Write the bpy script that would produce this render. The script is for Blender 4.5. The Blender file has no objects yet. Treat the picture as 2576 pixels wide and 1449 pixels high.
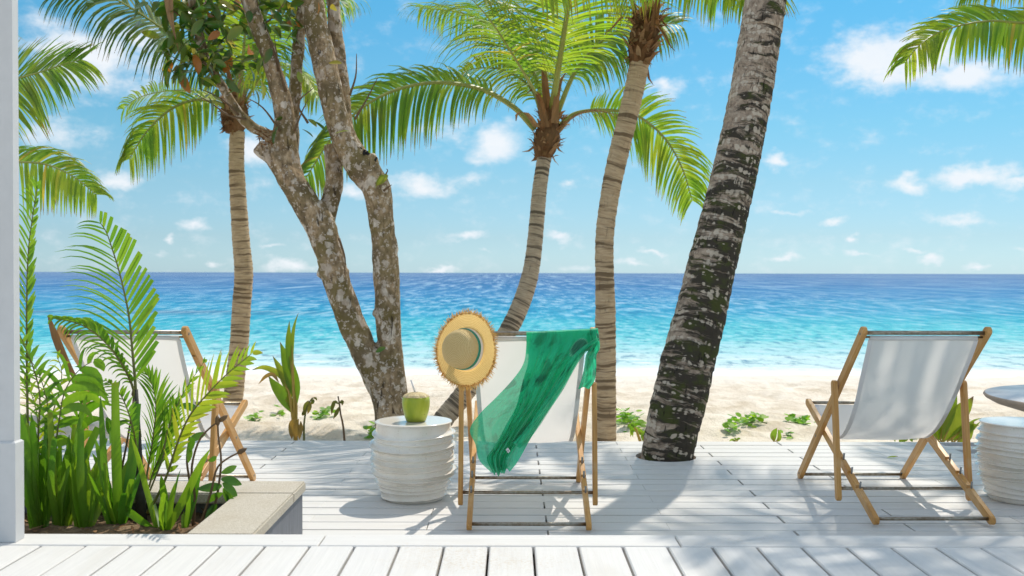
import bpy, bmesh, math, random
import numpy as np
from mathutils import Vector, Matrix, Euler, noise as mnoise

random.seed(7)
R = math.radians
SC = bpy.context.scene
COL = SC.collection

# ------------------------------------------------------------------ camera
CAM_Z = 1.21
FPX = 2504.0            # focal length in units of a 2576 px wide picture
cam_d = bpy.data.cameras.new('camera')
cam_d.sensor_width = 36.0
cam_d.lens = 36.0 * FPX / 2576.0
cam_d.clip_end = 60000
cam_d.dof.use_dof = True
cam_d.dof.focus_distance = 5.0
cam_d.dof.aperture_fstop = 5.0
cam = bpy.data.objects.new('camera', cam_d)
COL.objects.link(cam)
CAM_M = Matrix.Rotation(R(90 - 0.87), 4, 'X') @ Matrix.Rotation(R(0.13), 4, 'Z')
cam.matrix_world = Matrix.Translation((0, 0, CAM_Z)) @ CAM_M
SC.camera = cam

# ------------------------------------------------------------------ light
SUN_V = Vector((0.36, 0.60, 1.0)).normalized()
sun_el = math.asin(SUN_V.z)
sun_az = math.atan2(SUN_V.x, SUN_V.y)
sl = bpy.data.lights.new('sun', 'SUN')
sl.energy = 2.4
sl.angle = R(0.55)
sl.color = (1.0, 0.935, 0.83)
so = bpy.data.objects.new('sun', sl)
so.rotation_euler = SUN_V.to_track_quat('Z', 'Y').to_euler()
so.location = (6, 10, 16)
COL.objects.link(so)

vs = SC.view_settings
vs.view_transform = 'Standard'
vs.look = 'None'
vs.gamma = 1.0
vs.use_curve_mapping = False
vs.exposure = 0.68
SC.cycles.max_bounces = 8
SC.cycles.transparent_max_bounces = 12
SC.cycles.sample_clamp_indirect = 6.0
SC.cycles.use_denoising = True


def P(px, py, d):
    """world point seen at (px, py) of the 2576 px wide picture, d metres ahead"""
    v = CAM_M.to_3x3() @ Vector(((px - 1288.0) / FPX, (724.5 - py) / FPX, -1.0))
    return Vector((0, 0, CAM_Z)) + v * (d / v.y)


# ------------------------------------------------------------------ node helper
class NT:
    def __init__(s, tree):
        s.t = tree
        s.n = tree.nodes
        s.l = tree.links

    def _in(s, sock, v):
        if isinstance(v, bpy.types.NodeSocket):
            s.l.new(v, sock)
        elif v is not None:
            if sock.type == 'RGBA' and len(v) == 3:
                v = (*v, 1)
            sock.default_value = v

    def new(s, typ, ins=None, out=0, **kw):
        nd = s.n.new(typ)
        for k, v in kw.items():
            setattr(nd, k, v)
        for k, v in (ins or {}).items():
            s._in(nd.inputs[k], v)
        return nd.outputs[out] if out is not None else nd

    def math(s, op, a, b=0.0, c=None, clamp=False):
        return s.new('ShaderNodeMath', {0: a, 1: b, **({2: c} if c is not None else {})}, operation=op, use_clamp=clamp)

    def vmath(s, op, a, b=None, out=0):
        return s.new('ShaderNodeVectorMath', {0: a, **({1: b} if b is not None else {})}, out=out, operation=op)

    def mix(s, f, a, b, bt='MIX'):
        nd = s.n.new('ShaderNodeMix')
        nd.data_type = 'RGBA'
        nd.blend_type = bt
        nd.clamp_factor = True
        s._in(nd.inputs['Factor'], f)
        s._in(nd.inputs[6], a)
        s._in(nd.inputs[7], b)
        return nd.outputs[2]

    def ramp(s, f, stops, interp='LINEAR'):
        nd = s.n.new('ShaderNodeValToRGB')
        nd.color_ramp.interpolation = interp
        e = nd.color_ramp.elements
        while len(e) < len(stops):
            e.new(0.5)
        for i, (p, c) in enumerate(stops):
            e[i].position = p
            if not hasattr(c, '__len__'):
                c = (c, c, c)
            e[i].color = (*c[:3], 1)
        s._in(nd.inputs[0], f)
        return nd.outputs[0]

    def noise(s, vec, scale=5.0, detail=3.0, rough=0.55, dist=0.0, out=0):
        return s.new('ShaderNodeTexNoise', {'Vector': vec, 'Scale': scale, 'Detail': detail, 'Roughness': rough, 'Distortion': dist}, out=out)

    def voro(s, vec, scale=5.0, rnd=1.0, feature='F1', out=0):
        return s.new('ShaderNodeTexVoronoi', {'Vector': vec, 'Scale': scale, 'Randomness': rnd}, out=out, feature=feature)

    def scale(s, vec, sc, loc=(0, 0, 0)):
        return s.new('ShaderNodeMapping', {'Vector': vec, 'Scale': sc, 'Location': loc})

    def bump(s, h, strength=0.5, dist=0.02, normal=None):
        return s.new('ShaderNodeBump', {'Height': h, 'Strength': strength, 'Distance': dist, **({'Normal': normal} if normal is not None else {})})

    def sep(s, v):
        nd = s.n.new('ShaderNodeSeparateXYZ')
        s._in(nd.inputs[0], v)
        return nd.outputs

    def comb(s, x, y, z=0.0):
        return s.new('ShaderNodeCombineXYZ', {0: x, 1: y, 2: z})


def mat(name):
    m = bpy.data.materials.new(name)
    m.use_nodes = True
    m.node_tree.nodes.clear()
    return m, NT(m.node_tree)


def principled(nt, color, rough=0.6, normal=None, spec=0.4, metal=0.0, coat=0.0, **kw):
    ins = {'Base Color': color, 'Roughness': rough, 'Metallic': metal, 'Specular IOR Level': spec, 'Coat Weight': coat}
    if normal is not None:
        ins['Normal'] = normal
    ins.update(kw)
    return nt.new('ShaderNodeBsdfPrincipled', ins)


def finish(nt, shader):
    o = nt.n.new('ShaderNodeOutputMaterial')
    nt.l.new(shader, o.inputs[0])


def tex(nt, which='Object'):
    return nt.new('ShaderNodeTexCoord', out=None).outputs[which]


# ------------------------------------------------------------------ world: sky with fair-weather clouds
world = bpy.data.worlds.new('World')
SC.world = world
world.use_nodes = True
world.node_tree.nodes.clear()
w = NT(world.node_tree)
sky = w.new('ShaderNodeTexSky', sky_type='NISHITA', sun_disc=False, sun_elevation=sun_el, sun_rotation=sun_az,
            altitude=0.0, air_density=1.0, dust_density=0.25, ozone_density=2.0)
wd = tex(w, 'Generated')
sx = w.sep(wd)
az = w.math('ARCTAN2', sx[0], sx[1])
el = w.math('ARCSINE', sx[2])
# tint of the humid tropical air by height above the horizon
tint = w.ramp(w.math('DIVIDE', el, R(40), clamp=True), [(0.0, (.42, .65, 1.0)), (2 / 40, (.40, .57, .78)), (5 / 40, (.40, .60, .70)), (8 / 40, (.35, .65, .71)),
                                                         (16 / 40, (.23, .73, .82)), (30 / 40, (.30, .72, .80)), (1.0, (.42, .72, .80))])
skyc = w.mix(1.0, sky, tint, 'MULTIPLY')
skyc = w.mix(1.0, skyc, (0.93, 0.925, 0.925), 'MULTIPLY')
skyc = w.mix(0.025, skyc, (5.6, 6.2, 6.4))
ae = w.comb(az, el)
warp = w.noise(w.scale(ae, (1, 1.6, 1)), 16.0, 5.0, 0.6, out=1)
warp = w.vmath('SCALE', w.vmath('SUBTRACT', warp, (0.5, 0.5, 0.5)))
warp.node.inputs['Scale'].default_value = 0.045
aew = w.vmath('ADD', ae, warp)
# (px, py, half width, half height, strength) in picture units, turned into directions
CL = [(2260, 150, 210, 95, 1.25), (2420, 190, 190, 60, 1.0), (2130, 175, 120, 30, 0.6), (1675, 215, 70, 28, 0.8),
      (1240, 360, 95, 62, 1.0), (1150, 320, 120, 40, 0.5), (1060, 465, 120, 42, 1.0), (1180, 455, 60, 30, 0.7), (900, 475, 60, 30, 0.9),
      (230, 150, 230, 110, 0.95), (330, 110, 130, 70, 0.8), (120, 60, 90, 50, 0.45), (290, 455, 60, 34, 0.85), (130, 350, 110, 70, 0.6), (640, 370, 80, 50, 0.9),
      (480, 560, 60, 18, 0.85), (690, 623, 45, 10, 0.7), (730, 668, 90, 20, 0.8), (1180, 600, 55, 17, 0.9), (1405, 600, 50, 17, 0.85),
      (2450, 440, 120, 36, 1.0), (2285, 455, 50, 34, 0.95), (2560, 465, 60, 20, 0.7), (2410, 548, 110, 14, 0.5), (2090, 560, 60, 15, 0.9), (1990, 532, 50, 12, 0.6),
      (1945, 400, 40, 24, 0.9), (1630, 628, 50, 11, 0.8), (1590, 665, 50, 12, 0.7), (1970, 655, 60, 14, 0.85), (2155, 600, 18, 13, 0.8),
      (2170, 640, 40, 10, 0.7), (2333, 658, 30, 20, 0.95), (2455, 678, 45, 12, 0.9), (2300, 632, 40, 12, 0.7), (425, 600, 22, 14, 0.8), (400, 640, 40, 12, 0.6), (545, 650, 30, 12, 0.7),
      (1455, 676, 60, 14, 0.6), (1110, 678, 70, 10, 0.7), (1430, 462, 30, 14, 0.5), (1215, 630, 24, 8, 0.5), (2560, 622, 40, 10, 0.5)]
dens = None
for (px, py, hw, hh, st) in CL:
    v = (P(px, py, 1.0) - Vector((0, 0, CAM_Z))).normalized()
    a0, e0 = math.atan2(v.x, v.y), math.asin(v.z)
    q = w.new('ShaderNodeVectorMath', {0: aew, 1: (FPX / hw, FPX / hh, 0), 2: (-a0 * FPX / hw, -e0 * FPX / hh, 0)}, operation='MULTIPLY_ADD')
    ln = w.vmath('LENGTH', q, out=1)
    st *= 0.86
    b = w.math('MULTIPLY_ADD', ln, -st, st)
    dens = b if dens is None else w.math('MAXIMUM', dens, b)
# unseen cloud added all round outside the view, thicker there, to fill the shade
gen = w.noise(w.scale(ae, (1.0, 3.0, 1.0)), 4.2, 4.0, 0.55)
gen = w.math('MULTIPLY_ADD', gen, 3.2, -1.38)
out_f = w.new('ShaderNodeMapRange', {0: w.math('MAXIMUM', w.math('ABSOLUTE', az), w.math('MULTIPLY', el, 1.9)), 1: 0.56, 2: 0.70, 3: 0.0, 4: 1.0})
dens = w.math('MAXIMUM', dens, w.math('MULTIPLY', gen, out_f))
dens = w.math('MAXIMUM', dens, -2.0)
fine = w.noise(w.scale(ae, (1, 1.5, 1)), 34.0, 6.0, 0.62)
dens = w.math('ADD', dens, w.math('MULTIPLY_ADD', fine, 1.3, -0.68))
cf = w.new('ShaderNodeMapRange', {0: dens, 1: -0.05, 2: 0.75, 3: 0.0, 4: 0.93}, interpolation_type='SMOOTHSTEP')
cshade = w.noise(w.scale(ae, (1, 1.5, 1), (0.01, 0.02, 0)), 22.0, 3.0, 0.5)
ccol = w.mix(cshade, (5.3, 5.7, 6.2), (6.2, 6.25, 6.3))
ccol = w.mix(out_f, ccol, w.vmath('MULTIPLY', ccol, (1.75, 1.75, 1.74)))  # unseen clouds brightened beyond the visible ones to lift light in the shade
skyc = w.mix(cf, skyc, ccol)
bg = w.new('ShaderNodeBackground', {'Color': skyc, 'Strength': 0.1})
wo = w.n.new('ShaderNodeOutputWorld')
w.l.new(bg, wo.inputs[0])
world.cycles.sampling_method = 'MANUAL'
world.cycles.sample_map_resolution = 512


# ------------------------------------------------------------------ object helpers
def tag(o, label=None, cat=None, group=None, kind=None):
    if label: o['label'] = label
    if cat: o['category'] = cat
    if group: o['group'] = group
    if kind: o['kind'] = kind
    return o


def empty(name, loc=(0, 0, 0), rz=0.0):
    o = bpy.data.objects.new(name, None)
    o.empty_display_size = 0.1
    o.location = loc
    o.rotation_euler = (0, 0, rz)
    COL.objects.link(o)
    return o


def ob(name, mesh, parent=None, loc=None):
    o = bpy.data.objects.new(name, mesh)
    COL.objects.link(o)
    if parent is not None:
        o.parent = parent
    if loc is not None:
        o.location = loc
    return o


def copy_tree(o, parent=None):
    c = o.copy()
    COL.objects.link(c)
    c.parent = parent
    for ch in list(o.children):
        copy_tree(ch, c)
    return c


class MB:
    """collects vertices, faces, uvs and material slots of ONE mesh"""
    def __init__(s):
        s.v, s.f, s.uv, s.mi = [], [], [], []

    def face(s, idx, uvs=None, mi=0):
        s.f.append(tuple(idx))
        s.uv.append(uvs if uvs is not None else [(0.5, 0.5)] * len(idx))
        s.mi.append(mi)

    def add(s, verts):
        b = len(s.v)
        s.v.extend([tuple(p) for p in verts])
        return b

    def box(s, x0, x1, y0, y1, z0, z1, ch=0.0, mi=0):
        if ch <= 0:
            b = s.add([(x0, y0, z0), (x1, y0, z0), (x1, y1, z0), (x0, y1, z0), (x0, y0, z1), (x1, y0, z1), (x1, y1, z1), (x0, y1, z1)])
            q = [(3, 2, 1, 0), (4, 5, 6, 7), (0, 1, 5, 4), (1, 2, 6, 5), (2, 3, 7, 6), (3, 0, 4, 7)]
        else:
            zc = z1 - ch
            b = s.add([(x0, y0, z0), (x1, y0, z0), (x1, y1, z0), (x0, y1, z0), (x0, y0, zc), (x1, y0, zc), (x1, y1, zc), (x0, y1, zc),
                       (x0 + ch, y0 + ch, z1), (x1 - ch, y0 + ch, z1), (x1 - ch, y1 - ch, z1), (x0 + ch, y1 - ch, z1)])
            q = [(3, 2, 1, 0), (0, 1, 5, 4), (1, 2, 6, 5), (2, 3, 7, 6), (3, 0, 4, 7), (4, 5, 9, 8), (5, 6, 10, 9), (6, 7, 11, 10), (7, 4, 8, 11), (8, 9, 10, 11)]
        for f in q:
            s.face([b + i for i in f], mi=mi)

    def tube(s, pts, radii, n=10, cap=True, mi=0, uvs=None):
        """uv: u = metres round, v = metres along"""
        pts = [Vector(p) for p in pts]
        m = len(pts)
        if not hasattr(radii, '__len__'):
            radii = [radii] * m
        prev = None
        ln = 0.0
        base = []
        lens = []
        for i in range(m):
            t = (pts[min(i + 1, m - 1)] - pts[max(i - 1, 0)]).normalized()
            if prev is None:
                a = Vector((0, 1, 0)) if abs(t.y) < 0.9 else Vector((1, 0, 0))
                u = t.cross(a).normalized()
            else:
                u = (prev - t * prev.dot(t)).normalized()
            prev = u
            vv = t.cross(u)
            if i:
                ln += (pts[i] - pts[i - 1]).length
            lens.append(ln)
            ring = []
            for k in range(n):
                an = 2 * math.pi * k / n
                ring.append(pts[i] + (u * math.cos(an) + vv * math.sin(an)) * radii[i])
            base.append(s.add(ring))
        rm = sum(radii) / m
        for i in range(m - 1):
            for k in range(n):
                k2 = (k + 1) % n
                u0, u1 = 2 * math.pi * rm * k / n, 2 * math.pi * rm * (k + 1) / n
                s.face([base[i] + k, base[i] + k2, base[i + 1] + k2, base[i + 1] + k],
                       [(u0, lens[i]), (u1, lens[i]), (u1, lens[i + 1]), (u0, lens[i + 1])] if uvs is None else [uvs] * 4, mi)
        if cap:
            s.face([base[0] + k for k in range(n)][::-1], None if uvs is None else [uvs] * n, mi)
            s.face([base[-1] + k for k in range(n)], None if uvs is None else [uvs] * n, mi)

    def strip(s, centers, widths, wdirs, u=0.5, mi=0, fold=0.0, ndirs=None):
        """leaf blade: 2 quads across when fold, else 1"""
        m = len(centers)
        rows = []
        for i in range(m):
            c, hw, wd_ = Vector(centers[i]), widths[i] * 0.5, Vector(wdirs[i])
            if fold and ndirs is not None:
                nd = Vector(ndirs[i]) * (hw * fold)
                rows.append(s.add([c - wd_ * hw + nd, c, c + wd_ * hw + nd]))
            else:
                rows.append(s.add([c - wd_ * hw, c + wd_ * hw]))
        k = 2 if (fold and ndirs is not None) else 1
        for i in range(m - 1):
            v0, v1 = i / (m - 1), (i + 1) / (m - 1)
            for j in range(k):
                s.face([rows[i] + j, rows[i] + j + 1, rows[i + 1] + j + 1, rows[i + 1] + j], [(u, v0), (u, v0), (u, v1), (u, v1)], mi)

    def mesh(s, name, mats, smooth=False):
        me = bpy.data.meshes.new(name)
        me.from_pydata(s.v, [], s.f)
        uvl = me.uv_layers.new(name='UVMap')
        flat = np.array([c for f in s.uv for c in f], dtype=np.float32).ravel()
        uvl.data.foreach_set('uv', flat)
        if not isinstance(mats, (list, tuple)):
            mats = [mats]
        for m in mats:
            me.materials.append(m)
        me.polygons.foreach_set('material_index', s.mi)
        if smooth:
            me.polygons.foreach_set('use_smooth', [True] * len(s.f))
        me.update()
        return me


def spline(pts, n, vals=None):
    """Catmull-Rom through pts resampled to n points evenly by length (vals interpolated too)"""
    pts = [Vector(p) for p in pts]
    ext = [pts[0] * 2 - pts[1]] + pts + [pts[-1] * 2 - pts[-2]]
    fine, fv = [], []
    for i in range(1, len(ext) - 2):
        p0, p1, p2, p3 = ext[i - 1:i + 3]
        for k in range(16):
            t = k / 16
            fine.append(0.5 * ((2 * p1) + (p2 - p0) * t + (2 * p0 - 5 * p1 + 4 * p2 - p3) * t * t + (3 * p1 - p0 - 3 * p2 + p3) * t ** 3))
            if vals is not None:
                fv.append(vals[i - 1] * (1 - t) + vals[i] * t)
    fine.append(pts[-1])
    if vals is not None:
        fv.append(vals[-1])
    cum = [0.0]
    for a, b in zip(fine, fine[1:]):
        cum.append(cum[-1] + (b - a).length)
    out, ov = [], []
    j = 0
    for k in range(n):
        s_ = cum[-1] * k / (n - 1)
        while j < len(cum) - 2 and cum[j + 1] < s_:
            j += 1
        t = (s_ - cum[j]) / max(1e-9, cum[j + 1] - cum[j])
        out.append(fine[j].lerp(fine[j + 1], t))
        if vals is not None:
            ov.append(fv[j] * (1 - t) + fv[j + 1] * t)
    return (out, ov) if vals is not None else out


# ------------------------------------------------------------------ materials
def m_deck(name='whitewashed_board', base=(0.71, 0.685, 0.65), axis=0):
    m, nt = mat(name)
    oi = nt.n.new('ShaderNodeObjectInfo')
    rnd = oi.outputs['Random']
    co = nt.vmath('ADD', tex(nt), nt.comb(nt.math('MULTIPLY', rnd, 37.0), nt.math('MULTIPLY', rnd, 91.0)))
    sc = (2.2, 60, 20) if axis == 0 else (60, 2.2, 20)
    g = nt.noise(nt.scale(co, sc), 1.0, 5, 0.65, 0.4)
    st = nt.noise(nt.scale(co, (1.2, 5, 3) if axis == 0 else (5, 1.2, 3)), 1.3, 4, 0.6)
    c = nt.mix(nt.ramp(g, [(0.3, 0), (0.75, 1)]), tuple(x * 0.88 for x in base), base)
    c = nt.mix(nt.ramp(st, [(0.50, 0), (0.78, 0.6)]), c, (base[0] * .78, base[1] * .74, base[2] * .68))
    spk = nt.noise(co, 45.0, 2, 0.5)
    c = nt.mix(nt.ramp(spk, [(0.70, 0), (0.78, 0.35)]), c, (0.38, 0.32, 0.26))
    c = nt.mix(nt.math('MULTIPLY', rnd, 0.22), c, (0.60, 0.59, 0.575))
    wp = nt.new('ShaderNodeNewGeometry', out=0)
    dr = nt.noise(nt.scale(wp, (0.9, 1.6, 1)), 1.0, 4, 0.6)
    gn = nt.noise(wp, 120.0, 3, 0.7)
    c = nt.mix(nt.math('MULTIPLY', nt.ramp(dr, [(0.56, 0), (0.70, 1)]), nt.ramp(gn, [(0.50, 0), (0.62, 0.55)])), c, (0.52, 0.42, 0.30))
    n = nt.bump(g, 0.25, 0.004)
    finish(nt, principled(nt, c, 0.55, n, 0.35))
    return m


M_deck = m_deck()
M_deck_y = m_deck('whitewashed_board_lengthwise', axis=1)


def m_simple(name, color, rough=0.5, nscale=30, namp=0.12, spec=0.4, metal=0.0, bump=0.1, bdist=0.003, coat=0.0, dark=None, stretch=(1, 1, 1)):
    m, nt = mat(name)
    co = nt.scale(tex(nt), stretch)
    n1 = nt.noise(co, nscale, 4, 0.6)
    n2 = nt.noise(co, nscale * 0.13, 3, 0.55)
    d = dark or tuple(x * (1 - 2.5 * namp) for x in color)
    c = nt.mix(nt.ramp(nt.math('MULTIPLY_ADD', n1, 0.6, nt.math('MULTIPLY', n2, 0.4)), [(0.35, 0), (0.65, 1)]), d, color)
    finish(nt, principled(nt, c, rough, nt.bump(n1, bump, bdist), spec, metal, coat))
    return m


M_white_paint = m_simple('white_wall_paint', (0.62, 0.615, 0.61), 0.5, 18, 0.03, bump=0.06)
M_metal = m_simple('weathered_steel_tube', (0.42, 0.39, 0.33), 0.38, 60, 0.14, metal=0.85, dark=(0.22, 0.17, 0.11))
M_peg = m_simple('steel_peg', (0.30, 0.29, 0.27), 0.4, 60, 0.1, metal=0.8)
M_plinth_paint = m_simple('planter_side_paint', (0.19, 0.20, 0.225), 0.6, 9, 0.13, bump=0.15, stretch=(6, 6, 1))
M_canvas_hem = m_simple('canvas_hem', (0.74, 0.73, 0.72), 0.8, 200, 0.03)
M_ceramic = None


def m_ceramic():
    m, nt = mat('glazed_white_ceramic')
    co = tex(nt)
    n1 = nt.noise(co, 6, 4, 0.6)
    sp = nt.noise(co, 160, 2, 0.5)
    c = nt.mix(nt.ramp(n1, [(0.35, 0), (0.7, 1)]), (0.77, 0.71, 0.615), (0.83, 0.79, 0.72))
    c = nt.mix(nt.ramp(sp, [(0.64, 0), (0.74, 0.6)]), c, (0.45, 0.34, 0.22))
    finish(nt, principled(nt, c, 0.16, nt.bump(n1, 0.05, 0.01), 0.5, coat=0.25))
    return m


M_ceramic = m_ceramic()


def m_wood():
    m, nt = mat('oiled_hardwood')
    oi = nt.n.new('ShaderNodeObjectInfo')
    uv = nt.vmath('ADD', tex(nt, 'UV'), nt.comb(nt.math('MULTIPLY', oi.outputs['Random'], 17.0), oi.outputs['Random']))
    g = nt.noise(nt.scale(uv, (4, 110, 1)), 1.0, 5, 0.6, 0.6)
    g2 = nt.noise(nt.scale(uv, (2.0, 22, 1)), 1.0, 3, 0.5, 0.3)
    c = nt.ramp(nt.math('MULTIPLY_ADD', g, 0.55, nt.math('MULTIPLY', g2, 0.45)), [(0.28, (0.33, 0.15, 0.038)), (0.5, (0.56, 0.285, 0.080)), (0.72, (0.70, 0.42, 0.15))])
    weather = nt.noise(tex(nt), 7, 4, 0.6)
    c = nt.mix(nt.ramp(weather, [(0.52, 0), (0.8, 0.5)]), c, (0.68, 0.52, 0.33))
    finish(nt, principled(nt, c, 0.42, nt.bump(g, 0.15, 0.003), 0.4))
    return m


M_wood = m_wood()


def m_canvas():
    m, nt = mat('white_sling_canvas')
    uv = tex(nt, 'UV')
    wv = nt.noise(nt.scale(uv, (420, 420, 1)), 1.0, 2, 0.5)
    big = nt.noise(uv, 4.0, 3, 0.5)
    c = nt.mix(nt.ramp(big, [(0.35, 0), (0.75, 1)]), (0.75, 0.73, 0.70), (0.82, 0.805, 0.78))
    vv_ = nt.sep(uv)[1]
    cre = nt.math('MULTIPLY', nt.math('SMOOTH_MIN', nt.math('ABSOLUTE', nt.math('SUBTRACT', vv_, 0.33)), 0.006, 0.004), 300.0)
    nrm = nt.bump(nt.math('ADD', nt.math('ADD', wv, cre), nt.math('MULTIPLY', big, 2.0)), 0.3, 0.004)
    d = nt.new('ShaderNodeBsdfDiffuse', {'Color': c, 'Normal': nrm})
    t = nt.new('ShaderNodeBsdfTranslucent', {'Color': (0.86, 0.83, 0.79, 1)})
    finish(nt, nt.new('ShaderNodeMixShader', {0: 0.47, 1: d, 2: t}))
    return m


M_canvas = m_canvas()


def m_leaf(name, stops, tip=(0.22, 0.13, 0.04), tip_pos=0.93, trans=0.45, tcol=None, rough=0.42, stripe=0.0, spec=0.35):
    """u of the uv is a random number per leaflet, v runs along the leaf"""
    m, nt = mat(name)
    uvs = nt.sep(tex(nt, 'UV'))
    c = nt.ramp(uvs[0], stops)
    obn = nt.noise(tex(nt), 3.0, 3, 0.6)
    c = nt.mix(nt.ramp(obn, [(0.4, 0), (0.7, 0.35)]), c, stops[-1][1])
    if stripe:
        st = nt.noise(nt.scale(tex(nt), (60, 60, 4)), 1.0, 2, 0.5)
        c = nt.mix(nt.math('MULTIPLY', st, stripe), c, tuple(x * 0.45 for x in stops[0][1]))
    edge = nt.math('MULTIPLY_ADD', obn, 0.14, nt.math('MULTIPLY_ADD', uvs[0], 0.10, uvs[1]))
    tf = nt.new('ShaderNodeMapRange', {0: edge, 1: tip_pos + 0.06, 2: tip_pos + 0.16, 3: 0.0, 4: 1.0})
    c = nt.mix(tf, c, tip)
    b = principled(nt, c, rough, None, spec)
    tc = nt.mix(1.0, c, tcol or (2.3, 2.2, 0.9), 'MULTIPLY')
    t = nt.new('ShaderNodeBsdfTranslucent', {'Color': tc})
    finish(nt, nt.new('ShaderNodeMixShader', {0: trans, 1: b, 2: t}))
    return m


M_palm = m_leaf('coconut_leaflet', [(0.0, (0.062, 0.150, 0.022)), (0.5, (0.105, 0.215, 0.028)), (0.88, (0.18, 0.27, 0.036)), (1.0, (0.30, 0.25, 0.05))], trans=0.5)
M_palm_y = m_leaf('sunny_coconut_leaflet', [(0.0, (0.105, 0.215, 0.026)), (0.5, (0.165, 0.285, 0.032)), (0.88, (0.25, 0.33, 0.04)), (1.0, (0.38, 0.30, 0.06))], trans=0.52)  # leaflet copy brightened and yellowed, sunlight put into its colour
M_palm_d = m_leaf('shaded_coconut_leaflet', [(0.0, (0.026, 0.075, 0.022)), (0.5, (0.046, 0.105, 0.024)), (0.85, (0.078, 0.14, 0.026)), (1.0, (0.15, 0.16, 0.03))], trans=0.42, rough=0.6, spec=0.15)  # leaflet copy darkened, crown shade put into its colour
M_rachis = m_simple('palm_midrib', (0.30, 0.33, 0.07), 0.45, 12, 0.12)
M_rachis_b = m_simple('dry_palm_stalk', (0.30, 0.18, 0.075), 0.7, 20, 0.2, bump=0.3, bdist=0.01)
M_fern = m_leaf('areca_leaflet', [(0.0, (0.062, 0.165, 0.018)), (0.6, (0.105, 0.225, 0.022)), (1.0, (0.17, 0.27, 0.03))], tip_pos=1.04, trans=0.45)
M_fern_y = m_leaf('pale_areca_leaflet', [(0.0, (0.13, 0.22, 0.022)), (0.6, (0.19, 0.27, 0.025)), (1.0, (0.27, 0.29, 0.03))], tip_pos=0.93, trans=0.45)
M_strap = m_leaf('strap_leaf', [(0.0, (0.055, 0.180, 0.015)), (0.55, (0.105, 0.265, 0.020)), (0.9, (0.20, 0.35, 0.028)), (1.0, (0.27, 0.33, 0.04))], tip=(0.20, 0.17, 0.04), tip_pos=1.06, trans=0.42, stripe=0.5)
M_stemgreen = m_simple('young_stem', (0.17, 0.17, 0.045), 0.5, 25, 0.15)
M_stembrown = m_simple('brown_stem', (0.16, 0.095, 0.045), 0.65, 25, 0.15)
M_broad = m_leaf('broad_glossy_leaf', [(0.0, (0.024, 0.085, 0.014)), (0.6, (0.042, 0.130, 0.017)), (0.82, (0.13, 0.21, 0.022)), (0.93, (0.28, 0.26, 0.05)), (1.0, (0.30, 0.10, 0.02))], tip_pos=0.98, trans=0.30, rough=0.28, spec=0.5)
M_small = m_leaf('small_oval_leaf', [(0.0, (0.035, 0.115, 0.018)), (0.6, (0.06, 0.16, 0.02)), (1.0, (0.12, 0.24, 0.03))], tip_pos=1.2, trans=0.35, rough=0.3)
M_creeper = m_leaf('creeper_leaf', [(0.0, (0.09, 0.24, 0.02)), (0.6, (0.15, 0.33, 0.025)), (1.0, (0.24, 0.38, 0.03))], tip_pos=1.2, trans=0.4)
M_wilt = m_leaf('wilted_leaf', [(0.0, (0.10, 0.12, 0.025)), (0.5, (0.15, 0.15, 0.035)), (1.0, (0.24, 0.15, 0.05))], tip_pos=0.8, trans=0.3)
M_sprout = m_leaf('coconut_sprout_leaf', [(0.0, (0.10, 0.20, 0.016)), (0.6, (0.17, 0.27, 0.02)), (1.0, (0.34, 0.30, 0.035))], tip=(0.09, 0.055, 0.035), tip_pos=0.94, trans=0.42, stripe=0.35)
M_fibre = m_leaf('palm_fibre', [(0.0, (0.15, 0.075, 0.034)), (0.5, (0.29, 0.155, 0.072)), (1.0, (0.50, 0.34, 0.19))], tip=(0.20, 0.11, 0.055), trans=0.18, tcol=(1.4, 1.1, 0.7), rough=0.8, spec=0.1, stripe=0.6)


def m_palm_bark(name, dark, mid, light, ring=27.0, scar=0.5):
    m, nt = mat(name)
    uv = tex(nt, 'UV')
    jig = nt.noise(nt.scale(uv, (5, 3, 1)), 1.0, 3, 0.5)
    sxy = nt.sep(uv)
    v = nt.math('MULTIPLY_ADD', jig, 0.05, sxy[1])
    fib = nt.noise(nt.comb(nt.math('MULTIPLY', sxy[0], 8.0), nt.math('MULTIPLY', v, ring * 2.0)), 1.0, 5, 0.65, 0.5)
    bands = nt.noise(nt.comb(nt.math('MULTIPLY', sxy[0], 1.6), nt.math('MULTIPLY', v, ring)), 1.0, 2, 0.5)
    crk = nt.noise(nt.comb(nt.math('MULTIPLY', sxy[0], 60.0), nt.math('MULTIPLY', v, 9.0)), 1.0, 3, 0.6)
    c = nt.ramp(fib, [(0.3, mid), (0.68, light)])
    c = nt.mix(nt.ramp(bands, [(0.51, 0), (0.60, 0.85)]), c, dark)
    c = nt.mix(nt.ramp(crk, [(0.64, 0), (0.70, scar)]), c, dark)
    h = nt.math('SUBTRACT', nt.math('MULTIPLY', fib, 0.7), nt.math('MULTIPLY', nt.ramp(crk, [(0.62, 0), (0.70, 1)]), 0.5))
    finish(nt, principled(nt, c, 0.85, nt.bump(h, 0.7, 0.02), 0.15))
    return m


M_bark = m_palm_bark('ringed_palm_bark', (0.13, 0.085, 0.048), (0.36, 0.25, 0.145), (0.58, 0.44, 0.285))
M_bark_g = m_palm_bark('grey_ringed_palm_bark', (0.085, 0.065, 0.048), (0.31, 0.235, 0.165), (0.54, 0.435, 0.32), 31.0)


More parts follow.
